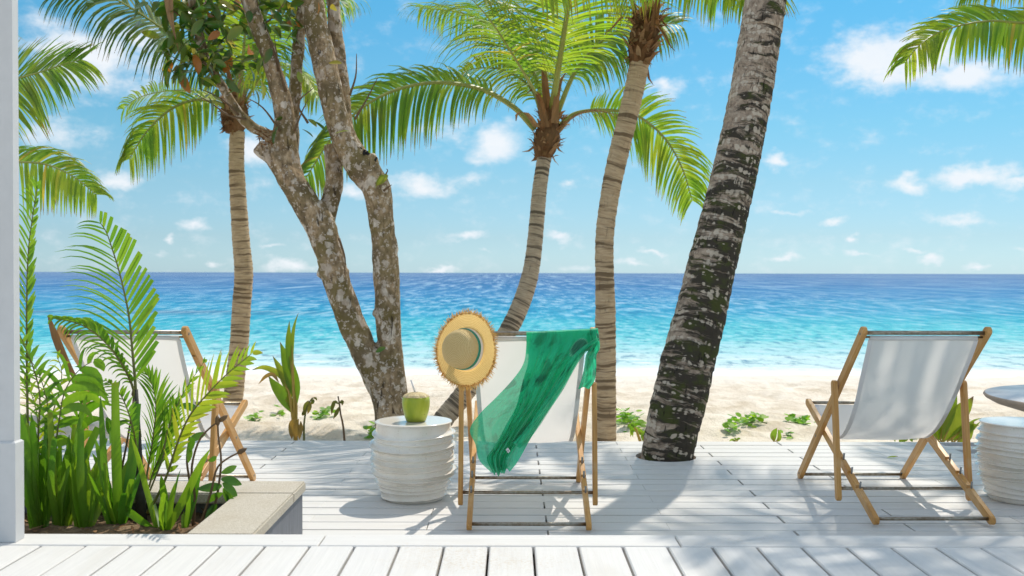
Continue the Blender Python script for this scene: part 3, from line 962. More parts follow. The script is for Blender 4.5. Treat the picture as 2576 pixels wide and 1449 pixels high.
def make_chair():
    t = empty('deck_chair')
    tl = math.hypot(B1[0] - B0[0], B1[1] - B0[1])
    bd = Vector((B1[0] - B0[0], B1[1] - B0[1])).normalized()
    a_off = Vector((A1[0] - A0[0], A1[1] - A0[1])).normalized() * 0.0
    mA = rail(bar_profile(A0, (A1[0] + 0.012, A1[1] + 0.004), 0.046), 0.025)
    NS = (0.27, 0.40, 0.53)
    mB = rail(bar_profile((B0[0], B0[1] + 0.022), (B1[0], B1[1] + 0.022), 0.044, notches=NS), 0.025)
    mC = rail(bar_profile((C0[0], C0[1] - 0.012), C1, 0.042), 0.024)
    rods = []
    def rod(name, yz, half, r=0.0085):
        b = MB()
        b.tube([(-half, yz[0], yz[1]), (half, yz[0], yz[1])], r, 12)
        return ob(name, b.mesh(name, M_metal, True), t)
    nrm = Vector((-bd.y, bd.x))
    for s_ in (-1, 1):
        o = ob('back_rail', mA, t); o.location.x = s_ * XA
        b = MB()
        for q in ((A0[0] + 0.03, A0[1] - 0.03), (A1[0] - 0.02, A1[1] + 0.035), (0.47, 0.60), (0.80, 0.305)):
            for dx in (-0.0135, 0.0135):
                b.tube([(dx - 0.001, q[0], q[1]), (dx + 0.001, q[0], q[1])], 0.007, 8)
        k = ob('bolt', b.mesh('bolt', M_screw), o)
        o = ob('seat_rail', mB, t); o.location.x = s_ * XB
        for d in NS:
            p = Vector((B0[0], B0[1] + 0.022)) + bd * (d - 0.018)
            b = MB(); b.tube([(0, p.x + nrm.x * 0.0, p.y + nrm.y * 0.0), (0, p.x - 0.012, p.y + 0.055)], 0.0052, 8)
            k = ob('peg', b.mesh('peg', M_peg, True), o)
        o = ob('prop', mC, t); o.location.x = s_ * XC
    rod('top_rod', (A0[0] + 0.028, A0[1] - 0.024), XA, 0.0105)
    rod('rear_rod', (A1[0] - 0.012, A1[1] + 0.026), XA, 0.009)
    rod('foot_rod', (B0[0] + 0.03, B0[1] + 0.035), XB, 0.009)
    rod('prop_rod', (C0[0] + 0.004, C0[1] + 0.052), XC, 0.009)
    rod('front_rod', (B1[0] - 0.02, B1[1] + 0.012), XB, 0.009)
    rod('hem_rod', (A0[0] + 0.045, A0[1] - 0.046), XA - 0.012, 0.006)
    # sling
    prof = spline([(0, 0.14, 0.888), (0, 0.185, 0.81), (0, 0.27, 0.685), (0, 0.38, 0.53), (0, 0.49, 0.415), (0, 0.60, 0.340), (0, 0.71, 0.307), (0, 0.82, 0.312), (0, 0.94, 0.362), (0, 1.045, 0.448)], 40)
    b = MB()
    W = 14
    rows = []
    for i, p in enumerate(prof):
        f = i / 39
        hw = 0.272 - 0.030 * min(1, f * 1.6) + 0.012 * max(0, f - 0.6)
        rowv = []
        for k in range(W + 1):
            u = k / W * 2 - 1
            sag = -0.012 * (1 - u * u) * math.sin(math.pi * f)
            wr = 0.005 * mnoise.noise(Vector((u * 2.2, f * 5, 1.7))) + 0.002 * mnoise.noise(Vector((u * 6, f * 9, 4.7)))
            rowv.append((u * hw, p.y - sag * 0.5 + wr, p.z + sag + wr))
        rows.append(b.add(rowv))
    for i in range(39):
        for k in range(W):
            b.face([rows[i] + k, rows[i] + k + 1, rows[i + 1] + k + 1, rows[i + 1] + k],
                   [(k / W * .5, i / 39), ((k + 1) / W * .5, i / 39), ((k + 1) / W * .5, (i + 1) / 39), (k / W * .5, (i + 1) / 39)])
    sl_ = ob('sling', b.mesh('sling', M_canvas, True), t)
    b = MB()                                        # hems down both sides, lying just behind the cloth
    for s_ in (-1, 1):
        rows = []
        for i, p in enumerate(prof):
            f = i / 39
            hw = 0.272 - 0.030 * min(1, f * 1.6) + 0.012 * max(0, f - 0.6)
            rows.append(b.add([(s_ * hw, p.y - 0.0022, p.z - 0.0015), (s_ * (hw - 0.022), p.y - 0.0022, p.z - 0.0015)]))
        for i in range(39):
            b.face([rows[i], rows[i] + 1, rows[i + 1] + 1, rows[i + 1]])
    b2 = MB()
    b.tube([(-0.264, A0[0] + 0.043, A0[1] - 0.050), (0.264, A0[0] + 0.043, A0[1] - 0.050)], 0.0115, 10)
    ob('hem', b.mesh('hem', M_canvas_hem, True), sl_)
    return t


chair = make_chair()
CHAIRS = [((0.082, 4.625, 0), 0.0, 'wooden deck chair with a straw hat on its corner and a green scarf over it'),
          ((2.022, 4.745, 0), R(0.6), 'wooden deck chair standing bare in dappled shade beside the right-hand ceramic stool'),
          ((-1.872, 4.66, 0), R(-3.4), 'wooden deck chair partly hidden behind the plants of the stone planter')]
for i, (loc, rz, lab) in enumerate(CHAIRS):
    o = chair if i == 0 else copy_tree(chair)
    o.location = loc
    o.rotation_euler.z = rz
    tag(o, lab, 'deck chair', 'white canvas deck chairs on the deck')
    if i == 2:                                   # small burnt-in stamp on one rail of this chair
        b = MB()
        for k in range(5):
            b.box(-0.009, 0.009, -0.0008, 0.0008, 0.006 * k, 0.006 * k + 0.0035)
        st = ob('stamp', b.mesh('stamp', M_stembrown), o)
        st.location = (XA, 0.19 + 0.000, 0.806)
        st.rotation_euler = (R(-42), 0, 0)
        st.location = (XA, 0.235 - 0.019, 0.82 - 0.021)

# ------------------------------------------------------------------ ribbed ceramic stools
def make_stool(seed):
    rg = random.Random(seed)
    t = empty('ceramic_stool')
    NZ, NA = 210, 112
    H = 0.412
    rid = []
    z = 0.028
    while z < 0.385:
        rid.append((z, rg.uniform(0.016, 0.042), rg.uniform(0.004, 0.016), rg.uniform(-0.5, 0.5) + 0.3, rg.uniform(0.0055, 0.0085), rg.uniform(0, 6.3)))
        z += rg.uniform(0.022, 0.035)
    def base(z):
        f = z / H
        return 0.160 + 0.052 * math.sin(min(1, f * 1.7) * math.pi * 0.5) - 0.014 * max(0, f - 0.6) / 0.4
    b = MB()
    rows = []
    for j in range(NZ + 1):
        zz = H * j / NZ
        ring = []
        for k in range(NA):
            a = 2 * math.pi * k / NA
            r = base(zz)
            ends = min(1, zz / 0.02) * min(1, (H - 0.006 - zz) / 0.012 if zz < H - 0.006 else 0)
            e = 0
            for (rz_, am, ti, ph, wd_, p2) in rid:
                zc = rz_ + ti * math.sin(a + ph) + 0.004 * math.sin(2 * a + p2)
                dz = (zz - zc) / wd_
                fz = rz_ / H
                amp = am * (0.42 + 0.58 * min(1, fz / 0.42)) * (1 - 0.45 * max(0, (fz - 0.7) / 0.3)) * (0.72 + 0.28 * math.sin(a * 1.0 + p2 * 2) + 0.12 * math.sin(3 * a + p2))
                if dz > 0:
                    e = max(e, amp * math.exp(-abs(dz) * 1.25))
                else:
                    e = max(e, amp * math.exp(-(dz * dz) * 1.3))
            r += e * max(0, ends)
            if zz > H - 0.006:
                r -= 0.004 * ((zz - H + 0.006) / 0.006) ** 2
            if zz < 0.008:
                r -= 0.006 * (1 - zz / 0.008)
            ring.append((r * math.cos(a), r * math.sin(a), zz))
        rows.append(b.add(ring))
    for j in range(NZ):
        for k in range(NA):
            b.face([rows[j] + k, rows[j] + (k + 1) % NA, rows[j + 1] + (k + 1) % NA, rows[j + 1] + k])
    b.face([rows[0] + k for k in reversed(range(NA))])
    ob('body', b.mesh('body', M_ceramic, True), t)
    b = MB()
    prev = None
    for r, zz in ((0.2035, H - 0.004), (0.206, H + 0.0005), (0.2035, H + 0.004), (0.195, H + 0.0055), (0.17, H + 0.004), (0.09, H + 0.003), (0.0, H + 0.003)):
        if r > 0:
            cur = b.add([(r * math.cos(2 * math.pi * k / NA), r * math.sin(2 * math.pi * k / NA), zz) for k in range(NA)])
            if prev is not None:
                for k in range(NA):
                    b.face([prev + k, prev + (k + 1) % NA, cur + (k + 1) % NA, cur + k])
            prev = cur
        else:
            b.face([prev + k for k in range(NA)])
    ob('seat', b.mesh('seat', M_ceramic, True), t)
    return t


st1 = make_stool(5)
st1.location = (-0.526, 5.33, 0)
tag(st1, 'white ribbed ceramic stool carrying the green coconut', 'stool', 'white ribbed ceramic stools')
st2 = make_stool(11)
st2.location = (2.735, 5.33, 0)
st2.rotation_euler.z = 2.1
tag(st2, 'white ribbed ceramic stool with an empty top, cut by the right picture edge', 'stool', 'white ribbed ceramic stools')
STOOL_TOP = 0.412 + 0.0035

# ------------------------------------------------------------------ green coconut with a straw
def m_coconut():
    m, nt = mat('green_coconut_husk')
    co = tex(nt)
    n1 = nt.noise(nt.scale(co, (14, 14, 4)), 1.0, 4, 0.6)
    c = nt.ramp(n1, [(0.3, (0.24, 0.33, 0.022)), (0.55, (0.37, 0.43, 0.028)), (0.75, (0.48, 0.51, 0.06))])
    s_ = nt.noise(nt.scale(co, (30, 30, 9)), 1.0, 3, 0.7, 0.8)
    c = nt.mix(nt.ramp(s_, [(0.66, 0), (0.71, 0.8)]), c, (0.12, 0.09, 0.02))
    z = nt.sep(co)[2]
    c = nt.mix(nt.new('ShaderNodeMapRange', {0: z, 1: 0.035, 2: 0.005, 3: 0.0, 4: 0.55}), c, (0.13, 0.14, 0.015))
    finish(nt, principled(nt, c, 0.33, nt.bump(n1, 0.1, 0.004), 0.45))
    return m


M_coco = m_coconut()
M_husk = m_simple('shaved_husk', (0.66, 0.56, 0.34), 0.75, 40, 0.14, bump=0.4, bdist=0.004, dark=(0.46, 0.33, 0.15), stretch=(3, 3, 1))
M_hole = m_simple('coconut_hole', (0.16, 0.06, 0.03), 0.7)
M_straw = m_simple('paper_straw', (0.80, 0.77, 0.74), 0.5, 40, 0.03)
coc = tag(empty('green_coconut', (-0.513, 5.31, STOOL_TOP)), 'fresh green coconut with its top shaved, standing on the ceramic stool', 'coconut')


def lathe(name, prof, m, parent, n=48, wob=None, smooth=True):
    b = MB()
    rows = []
    for (r, z) in prof:
        rows.append(b.add([((r * (wob(2 * math.pi * k / n, z) if wob else 1)) * math.cos(2 * math.pi * k / n), (r * (wob(2 * math.pi * k / n, z) if wob else 1)) * math.sin(2 * math.pi * k / n), z) for k in range(n)]))
    ln = 0
    for j in range(len(prof) - 1):
        l2 = ln + math.hypot(prof[j + 1][0] - prof[j][0], prof[j + 1][1] - prof[j][1])
        for k in range(n):
            b.face([rows[j] + k, rows[j] + (k + 1) % n, rows[j + 1] + (k + 1) % n, rows[j + 1] + k], [(k / n, ln), ((k + 1) / n, ln), ((k + 1) / n, l2), (k / n, l2)])
        ln = l2
    if prof[0][0] > 1e-6: b.face([rows[0] + k for k in reversed(range(n))])
    if prof[-1][0] > 1e-6: b.face([rows[-1] + k for k in range(n)])
    return ob(name, b.mesh(name, m, smooth), parent)


cw = lambda a, z: 1 + 0.025 * math.cos(3 * a + 0.6) + 0.010 * math.sin(5 * a)
lathe('husk', [(0.046, 0.0), (0.052, 0.004), (0.060, 0.025), (0.068, 0.055), (0.0735, 0.085), (0.0745, 0.108), (0.0725, 0.124), (0.069, 0.132)], M_coco, coc, wob=cw)
lathe('shaved_top', [(0.0695, 0.1315), (0.070, 0.134), (0.062, 0.143), (0.048, 0.150), (0.028, 0.1555), (0.013, 0.1565), (0.0125, 0.150)], M_husk, coc, 28, wob=lambda a, z: cw(a, z) * (1 + 0.045 * math.sin(9 * a + z * 60)), smooth=False)
lathe('drinking_hole', [(0.0125, 0.1505), (0.0, 0.1506)], M_hole, coc, 16)
b = MB(); b.tube([(0.004, 0, 0.13), (-0.024, -0.01, 0.222)], 0.005, 10)
straw = ob('straw', b.mesh('straw', M_straw, True))
straw.location = coc.location
tag(straw, 'white paper straw stuck in the top of the green coconut', 'straw')

# ------------------------------------------------------------------ straw hat
def m_straw(name, rows=135.0, k=(1, 1, 1), tf=0.5):
    m, nt = mat(name)
    uv = nt.sep(tex(nt, 'UV'))
    v = nt.math('MULTIPLY', uv[1], rows)
    fr = nt.math('FRACT', v)
    br = nt.math('FRACT', nt.math('ADD', nt.math('MULTIPLY', uv[0], 130.0), nt.math('MULTIPLY', nt.math('FLOOR', v), 0.37)))
    h = nt.math('MULTIPLY', nt.math('SINE', nt.math('MULTIPLY', fr, math.pi)), nt.math('MULTIPLY_ADD', nt.math('SINE', nt.math('MULTIPLY', br, math.pi)), 0.5, 0.5))
    n1 = nt.noise(nt.scale(tex(nt, 'UV'), (90, rows * 0.7, 1)), 1.0, 3, 0.6)
    c = nt.ramp(nt.math('MULTIPLY_ADD', n1, 0.5, nt.math('MULTIPLY', h, 0.5)), [(0.10, (0.40, 0.22, 0.06)), (0.32, (0.72, 0.47, 0.17)), (0.58, (0.85, 0.63, 0.30))])
    c = nt.mix(1.0, c, k, 'MULTIPLY')
    d = principled(nt, c, 0.6, nt.bump(h, 0.7, 0.006), 0.3)
    t = nt.new('ShaderNodeBsdfTranslucent', {'Color': nt.mix(1.0, c, (1.32, 1.2, 0.95), 'MULTIPLY')})
    finish(nt, nt.new('ShaderNodeMixShader', {0: tf, 1: d, 2: t}))
    return m


M_straw_hat = m_straw('plaited_straw')
M_straw_shade_lift = m_straw('plaited_straw_shade_lift', k=(1.08, 1.10, 1.12), tf=0.15)  # same straw with its colour lifted to offset shade on the crown
M_fringe = m_leaf('straw_fringe', [(0.0, (0.45, 0.24, 0.06)), (0.5, (0.60, 0.38, 0.12)), (1.0, (0.70, 0.50, 0.20))], tip_pos=1.5, trans=0.4, tcol=(1.3, 1.1, 0.7), rough=0.6)
M_ribbon_g = m_simple('green_ribbon', (0.012, 0.25, 0.16), 0.5, 60, 0.1)
M_ribbon_w = m_simple('white_ribbon', (0.76, 0.75, 0.74), 0.6, 60, 0.04)
hat = empty('straw_hat')
tag(hat, 'frayed wide-brim straw hat with green and white ribbon, hung on the chair corner', 'hat')
RH = 0.173
crown = [(0.0, 0.104), (0.03, 0.1035), (0.055, 0.101), (0.072, 0.095), (0.083, 0.085), (0.089, 0.070), (0.0925, 0.045), (0.0945, 0.02), (0.097, 0.008)]
hw_ = lambda a, z: 1 + 0.010 * math.sin(2 * a + 1) + 0.006 * math.sin(5 * a)
lathe('crown', crown, M_straw_shade_lift, hat, 72, wob=hw_)
b = MB()
NA = 96
rows = []
prof = [(0.097, 0.008)] + [(0.100 + (RH - 0.100) * i / 10, 0.002 + 0.010 * (i / 10) ** 1.5) for i in range(11)]
for r, z in prof:
    rows.append(b.add([(r * math.cos(2 * math.pi * k / NA), r * math.sin(2 * math.pi * k / NA), z + (r - 0.097) / 0.07 * (0.007 * math.sin(2 * (2 * math.pi * k / NA) + 0.6) + 0.003 * math.sin(5 * 2 * math.pi * k / NA))) for k in range(NA)]))
ln = 0
for j in range(len(prof) - 1):
    l2 = ln + math.hypot(prof[j + 1][0] - prof[j][0], prof[j + 1][1] - prof[j][1])
    for k in range(NA):
        b.face([rows[j] + k, rows[j] + (k + 1) % NA, rows[j + 1] + (k + 1) % NA, rows[j + 1] + k], [(k / NA * 1.8, ln), ((k + 1) / NA * 1.8, ln), ((k + 1) / NA * 1.8, l2), (k / NA * 1.8, l2)])
    ln = l2
brim = ob('brim', b.mesh('brim', M_straw_hat, True), hat)
b = MB()
rg = random.Random(3)
for k in range(760):
    a = rg.uniform(0, 2 * math.pi)
    u = rg.random()
    L = rg.uniform(0.012, 0.032)
    sk = rg.uniform(-0.9, 0.9)
    rd = Vector((math.cos(a), math.sin(a), 0)); tg = Vector((-rd.y, rd.x, 0))
    p0 = rd * (RH - 0.004 - rg.uniform(0, .008)) + Vector((0, 0, 0.012 + 0.007 * math.sin(2 * a + .6)))
    d = (rd + tg * sk + Vector((0, 0, rg.uniform(-.5, .5)))).normalized()
    p1 = p0 + d * L * 0.55; p2 = p0 + d * L + tg * rg.uniform(-.005, .005)
    wd_ = tg if abs(sk) < 0.6 else Vector((0, 0, 1))
    b.strip([p0, p1, p2], [0.003, 0.0026, 0.001], [wd_] * 3, u)
fr = ob('fringe', b.mesh('fringe', M_fringe), brim)
fr['kind'] = 'stuff'
lathe('white_ribbon', [(0.0955, 0.009), (0.0985, 0.0115), (0.0965, 0.028), (0.0945, 0.030)], M_ribbon_w, hat, 72, wob=hw_)
lathe('green_ribbon', [(0.0950, 0.0285), (0.0975, 0.029), (0.0960, 0.041), (0.0935, 0.042)], M_ribbon_g, hat, 72, wob=hw_)
hn = Vector((-0.56, -0.82, 0.10)).normalized()
hat.matrix_world = Matrix.Translation(P(1176, 879, 4.605)) @ hn.to_track_quat('Z', 'Y').to_matrix().to_4x4()

# ------------------------------------------------------------------ green scarf
def m_scarf():
    m, nt = mat('printed_green_voile')
    uv = tex(nt, 'UV')
    wv = nt.noise(nt.scale(uv, (300, 300, 1)), 1.0, 2, 0.5)
    big = nt.noise(uv, 4.5, 4, 0.6, 0.5)
    c = nt.mix(nt.ramp(big, [(0.38, 0), (0.46, 1)]), (0.008, 0.32, 0.155), (0.018, 0.55, 0.29))
    # leaf print: feathered pale fronds and darker leaves
    wob = nt.vmath('ADD', uv, nt.vmath('SCALE', nt.noise(uv, 3.0, 2, 0.5, out=1)))
    wob.node.inputs[1].links[0].from_node.inputs['Scale'].default_value = 0.25
    v = nt.voro(nt.scale(wob, (3.2, 4.6, 1)), 1.0)
    vc = nt.sep(nt.voro(nt.scale(wob, (3.2, 4.6, 1)), 1.0, out=1))
    lines = nt.new('ShaderNodeTexWave', {'Vector': wob, 'Scale': 26.0, 'Distortion': 4.0, 'Detail': 1.0}, out=1, wave_type='BANDS', bands_direction='DIAGONAL')
    leaf = nt.math('MULTIPLY', nt.ramp(v, [(0.30, 1), (0.36, 0)]), nt.math('GREATER_THAN', vc[0], 0.55))
    leafc = nt.mix(nt.ramp(lines, [(0.45, 0), (0.6, 1)]), (0.05, 0.50, 0.31), (0.32, 0.66, 0.50))
    c = nt.mix(nt.math('MULTIPLY', leaf, 0.8), c, leafc)
    dk = nt.math('MULTIPLY', nt.ramp(v, [(0.26, 1), (0.32, 0)]), nt.math('LESS_THAN', vc[1], 0.3))
    c = nt.mix(nt.math('MULTIPLY', dk, 0.7), c, (0.002, 0.10, 0.06))
    nrm = nt.bump(nt.math('ADD', wv, nt.math('MULTIPLY', nt.noise(nt.scale(uv, (14, 5, 1)), 1.0, 4, 0.6, 0.8), 6.0)), 0.45, 0.006)
    d = principled(nt, c, 0.5, nrm, 0.35, **{'Sheen Weight': 0.25})
    t = nt.new('ShaderNodeBsdfTranslucent', {'Color': nt.mix(1.0, c, (1.8, 1.45, 1.4), 'MULTIPLY')})
    s1 = nt.new('ShaderNodeMixShader', {0: 0.38, 1: d, 2: t})
    tr = nt.new('ShaderNodeBsdfTransparent', {'Color': (0.55, 0.92, 0.76, 1)})
    attr = nt.new('ShaderNodeAttribute', attribute_name='sheer', out=2)
    finish(nt, nt.new('ShaderNodeMixShader', {0: attr, 1: s1, 2: tr}))
    return m


M_scarf = m_scarf()


def zs(x, y, d):
    return P(1069 + x * 0.3212, 754.7 + y * 0.3212, d)


def cloth(name, rows, parent, depth, pleat, sheer, nu=60, nv=80, seed=0.0, over=True, back=0.10, rag=1.0):
    """rows: (left point, right point) pairs from the rod downwards; pleats run down the cloth"""
    Ls = spline([Vector((*r[0], 0)) for r in rows], nv)
    Rs = spline([Vector((*r[1], 0)) for r in rows], nv)
    verts, uvs, att = [], [], []
    full = []
    if over:                                        # the piece that goes over the rod and a little down its far side
        for k in range(5):
            full.append(('b', k))
    for j in range(nv):
        full.append(('f', j))
    for kind, j in full:
        for i in range(nu + 1):
            u = i / nu
            if kind == 'b':
                a, c = Ls[0], Rs[0]
                q = a.lerp(c, u)
                p = zs(q.x, q.y, depth(0, u))
                ang = math.pi * (4 - j) / 5.0 * 0.5
                drop = back * (1 - j / 4.0)
                p = p + Vector((0, 0.026 + 0.0 * ang, 0.001 - drop)) if j < 4 else p + Vector((0, 0.012, 0.007))
                f = 0
            else:
                f = j / (nv - 1)
                q = Ls[j].lerp(Rs[j], u)
                ph = 2 * math.pi * (u * pleat[0] + 0.30 * math.sin(f * 3.2 + seed) + 0.12 * math.sin(f * 9 + seed * 3) + seed)
                amp = pleat[1] * min(1.0, 0.10 + f * 1.7) * (0.7 + 0.6 * mnoise.noise(Vector((u * 3, f * 2.5, seed * 2))))
                off = amp * (1 + math.sin(ph) + 0.5 * math.sin(ph * 2.3 + f * 5)) + 0.020 * mnoise.noise(Vector((u * 5 + seed, f * 8, seed))) * min(1, f * 3 + .25) + 0.006 * mnoise.noise(Vector((u * 17, f * 22, seed)))
                p = zs(q.x, q.y + 55 * max(0.0, f - 0.8) * 5 * 0.5 * math.sin(ph * 0.42 + u * 3 + seed) * rag * 0.7, depth(f, u) - off)
            verts.append(p)
            uvs.append((u * 0.55, f * 1.1))
            att.append(sheer(u, f))
    b = MB()
    i0 = b.add(verts)
    n1 = nu + 1
    for j in range(len(full) - 1):
        for i in range(nu):
            q = [j * n1 + i, j * n1 + i + 1, (j + 1) * n1 + i + 1, (j + 1) * n1 + i]
            b.face(q, [uvs[k] for k in q])
    me_ = b.mesh(name, M_scarf, True)
    at = me_.attributes.new('sheer', 'FLOAT', 'POINT')
    at.data.foreach_set('value', att)
    return ob(name, me_, parent)


scarf = tag(empty('green_scarf', P(1400, 840, 4.7)), 'sheer emerald green leaf-print scarf draped over the top of the deck chair', 'scarf')
SR = [((795, 262), (1345, 236)), ((792, 380), (1300, 345)), ((770, 500), (1205, 470)), ((690, 620), (1120, 620)), ((560, 760), (1030, 770)),
      ((430, 890), (940, 905)), ((352, 1015), (860, 1030)), ((395, 1130), (785, 1160)), ((425, 1245), (722, 1265)), ((515, 1335), (663, 1340))]
dpt = lambda f, u: 4.684 - 0.012 * min(1, f * 4) + 0.03 * f
o = cloth('drape', SR, scarf, dpt, (3.5, 0.010), lambda u, f: 0.30 if u < 0.35 else 0.22, seed=0.3)
o.location = -scarf.location
SR2 = [((835, 262), (1352, 234)), ((815, 380), (1290, 352)), ((805, 500), (1190, 462)), ((765, 640), (1095, 625)), ((715, 830), (985, 780)),
       ((640, 970), (860, 930)), ((575, 1090), (760, 1060)), ((520, 1180), (690, 1180)), ((485, 1250), (640, 1260)), ((545, 1375), (650, 1330))]
o = cloth('fold', SR2, scarf, lambda f, u: 4.672 - 0.012 * min(1, f * 4) + 0.03 * f, (4.6, 0.020), lambda u, f: 0.04, seed=1.1, nu=70)
o.location = -scarf.location
SR3 = [((1285, 238), (1357, 232)), ((1290, 300), (1368, 330)), ((1300, 360), (1366, 390)), ((1262, 430), (1345, 430)), ((1248, 520), (1342, 520)),
       ((1225, 620), (1332, 620)), ((1200, 690), (1288, 690))]
o = cloth('side_flap', SR3, scarf, lambda f, u: 4.660 + 0.03 * max(0, f - .3), (1.6, 0.012), lambda u, f: 0.08, rag=0.4, nu=24, nv=40, seed=2.2)
o.location = -scarf.location
SR4 = [((1340, 300), (1366, 300)), ((1230, 370), (1310, 365)), ((1150, 450), (1235, 440)), ((1075, 570), (1150, 580)), ((985, 720), (1085, 700)), ((880, 880), (985, 850)), ((780, 1020), (890, 1000)), ((680, 1140), (800, 1140))]
o = cloth('rolled_edge', SR4, scarf, lambda f, u: 4.628 - 0.014 * math.sin(math.pi * u) + 0.03 * f, (1.4, 0.010), lambda u, f: 0.42 if u > 0.45 else 0.15, nu=14, nv=50, seed=3.0, over=False)
o.location = -scarf.location
b = MB()
q = [zs(632, 1172, 4.622), zs(652, 1200, 4.622), zs(668, 1182, 4.622), zs(650, 1156, 4.622)]
i0 = b.add(q); b.face([i0, i0 + 1, i0 + 2, i0 + 3])
o = ob('care_tag', b.mesh('care_tag', M_ribbon_w), scarf); o.location = -scarf.location
b = MB()
for (x, y) in ((645, 1180), (652, 1177), (655, 1184)):
    b.tube([zs(x - 3, y + 3, 4.619), zs(x + 3, y - 3, 4.619)], 0.0008, 5)
k = ob('print', b.mesh('print', M_stembrown), o)

# ------------------------------------------------------------------ round table cut by the right edge
M_table = m_simple('table_top_paint', (0.60, 0.60, 0.60), 0.35, 20, 0.05)
M_table_e = m_simple('table_edge_wood', (0.40, 0.30, 0.22), 0.6, 25, 0.12)
tb = tag(empty('round_table', (0, 0, 0)), 'round table top with a brown edge at the right picture edge', 'table')
tc = P(2476, 981, 3.95)
tb.location = (tc.x + 0.515, 3.95, 0)
zt = tc.z - 0.028
lathe('table_top', [(0.30, zt - 0.075), (0.43, zt - 0.036), (0.463, zt - 0.018), (0.470, zt - 0.008), (0.466, zt - 0.001)], M_table_e, tb, 96)
lathe('table_surface', [(0.4655, zt - 0.003), (0.462, zt), (0.0, zt + 0.0005)], M_table, tb, 96)
lathe('pedestal', [(0.20, 0.0), (0.20, 0.025), (0.05, 0.05), (0.045, zt - 0.11), (0.12, zt - 0.08)], M_table_e, tb, 32)

# ------------------------------------------------------------------ palms
def trunk_mesh(pts, radii, ring=0.09, amp=0.05, nseg=36, ds=0.02, rough=0.03, seed=0.0):
    L = sum((Vector(a) - Vector(c)).length for a, c in zip(pts, pts[1:]))
    n = max(8, int(L / ds))
    pp, rr = spline(pts, n, radii)
    b = MB()
    prev = None
    rows = []
    cum = 0
    lens = []
    rm = sum(rr) / n
    for i in range(n):
        t = (pp[min(i + 1, n - 1)] - pp[max(i - 1, 0)]).normalized()
        u = Vector((1, 0, 0)); u = (u - t * u.dot(t)).normalized()
        v = t.cross(u)
        if i: cum += (pp[i] - pp[i - 1]).length
        lens.append(cum)
        ringv = []
        for k in range(nseg):
            a = 2 * math.pi * k / nseg
            d = u * math.cos(a) + v * math.sin(a)
            wv = cum + 0.022 * mnoise.noise(Vector((math.cos(a) * 1.4, math.sin(a) * 1.4, cum * 3 + seed)))
            ph = (wv / ring + 0.35 * mnoise.noise(Vector((wv * 4, seed, 0.5)))) % 1.0
            saw = 0.5 - ph
            q = Vector((math.cos(a) * 2.2, math.sin(a) * 2.2, cum * 9 + seed))
            r = rr[i] * (1 + amp * saw + rough * mnoise.noise(q) + rough * 0.6 * mnoise.noise(q * 3.1))
            ringv.append(pp[i] + d * r)
        rows.append(b.add(ringv))
    for i in range(n - 1):
        for k in range(nseg):
            u0, u1 = 2 * math.pi * rm * k / nseg, 2 * math.pi * rm * (k + 1) / nseg
            b.face([rows[i] + k, rows[i] + (k + 1) % nseg, rows[i + 1] + (k + 1) % nseg, rows[i + 1] + k],
                   [(u0, lens[i]), (u1, lens[i]), (u1, lens[i + 1]), (u0, lens[i + 1])])
    b.face([rows[-1] + k for k in range(nseg)])
    return b, pp


def frond_mesh(pts, leaf, n=62, width=0.032, droop=0.9, t0=0.16, r0=0.020, seed=0, vee=0.25, fwd=0.55, gappy=0.06, gmat=None, rach=None, sides=(1, -1), upv=None, tip_scale=0.45):
    rg = random.Random(seed)
    n = int(n * 1.35); leaf *= 1.14; width *= 0.86
    m = 3 * n
    pp = spline(pts, m)
    b = MB()
    rad = [r0 * (1 - 0.85 * i / (m - 1)) for i in range(0, m, 3)]
    b.tube([pp[i] for i in range(0, m, 3)], rad, 6, mi=1)
    up0 = upv or Vector((0, 0, 1))
    for k in range(n):
        for s_ in sides:
            f = t0 + (1 - t0) * ((k + rg.uniform(-0.3, 0.3)) / (n - 1))
            f = max(t0 * 0.9, min(0.998, f))
            if rg.random() < gappy: continue
            i = min(m - 2, int(f * (m - 1)))
            p = pp[i]
            T = (pp[min(m - 1, i + 2)] - pp[max(0, i - 2)]).normalized()
            S = T.cross(up0)
            if S.length < 0.15: S = T.cross(Vector((0.0, -1, 0.3)))
            S.normalize()
            N = S.cross(T)
            prof = min(1.0, 0.45 + 2.6 * (f - t0)) * (1 - (1 - tip_scale) * max(0, (f - 0.55) / 0.45) ** 1.3)
            L = leaf * prof * rg.uniform(0.82, 1.08)
            fw = fwd * (0.6 + 0.9 * f) + rg.uniform(-.10, .10)
            D = (S * s_ + T * fw + N * (vee + rg.uniform(-.12, .12))).normalized()
            W0 = T - D * T.dot(D)
            W0 = (W0.normalized() + N * rg.uniform(-.35, .35)).normalized()
            segs = 5
            c = [p.copy()]
            dd = D.copy()
            dr = droop * rg.uniform(0.75, 1.25)
            if upv is not None and D.z > 0.1:
                dr *= 0.5; L *= 0.78
            for q in range(segs):
                dd = (dd + Vector((0, 0, -1)) * dr * (0.12 + 0.16 * q) + Vector((rg.uniform(-.03, .03), rg.uniform(-.03, .03), 0))).normalized()
                c.append(c[-1] + dd * (L / segs))
            wdt = width * rg.uniform(0.8, 1.15) * (0.65 + 0.35 * prof)
            ws = [wdt * x for x in (0.55, 1.0, 0.95, 0.78, 0.45, 0.06)]
            wds = []
            for q in range(segs + 1):
                t_ = (c[min(segs, q + 1)] - c[max(0, q - 1)]).normalized()
                wds.append((W0 - t_ * W0.dot(t_)).normalized())
            b.strip(c, ws, wds, min(0.999, max(0.001, rg.gauss(0.45, 0.22))))
    return b.mesh('frond', [gmat or M_palm, rach or M_rachis])


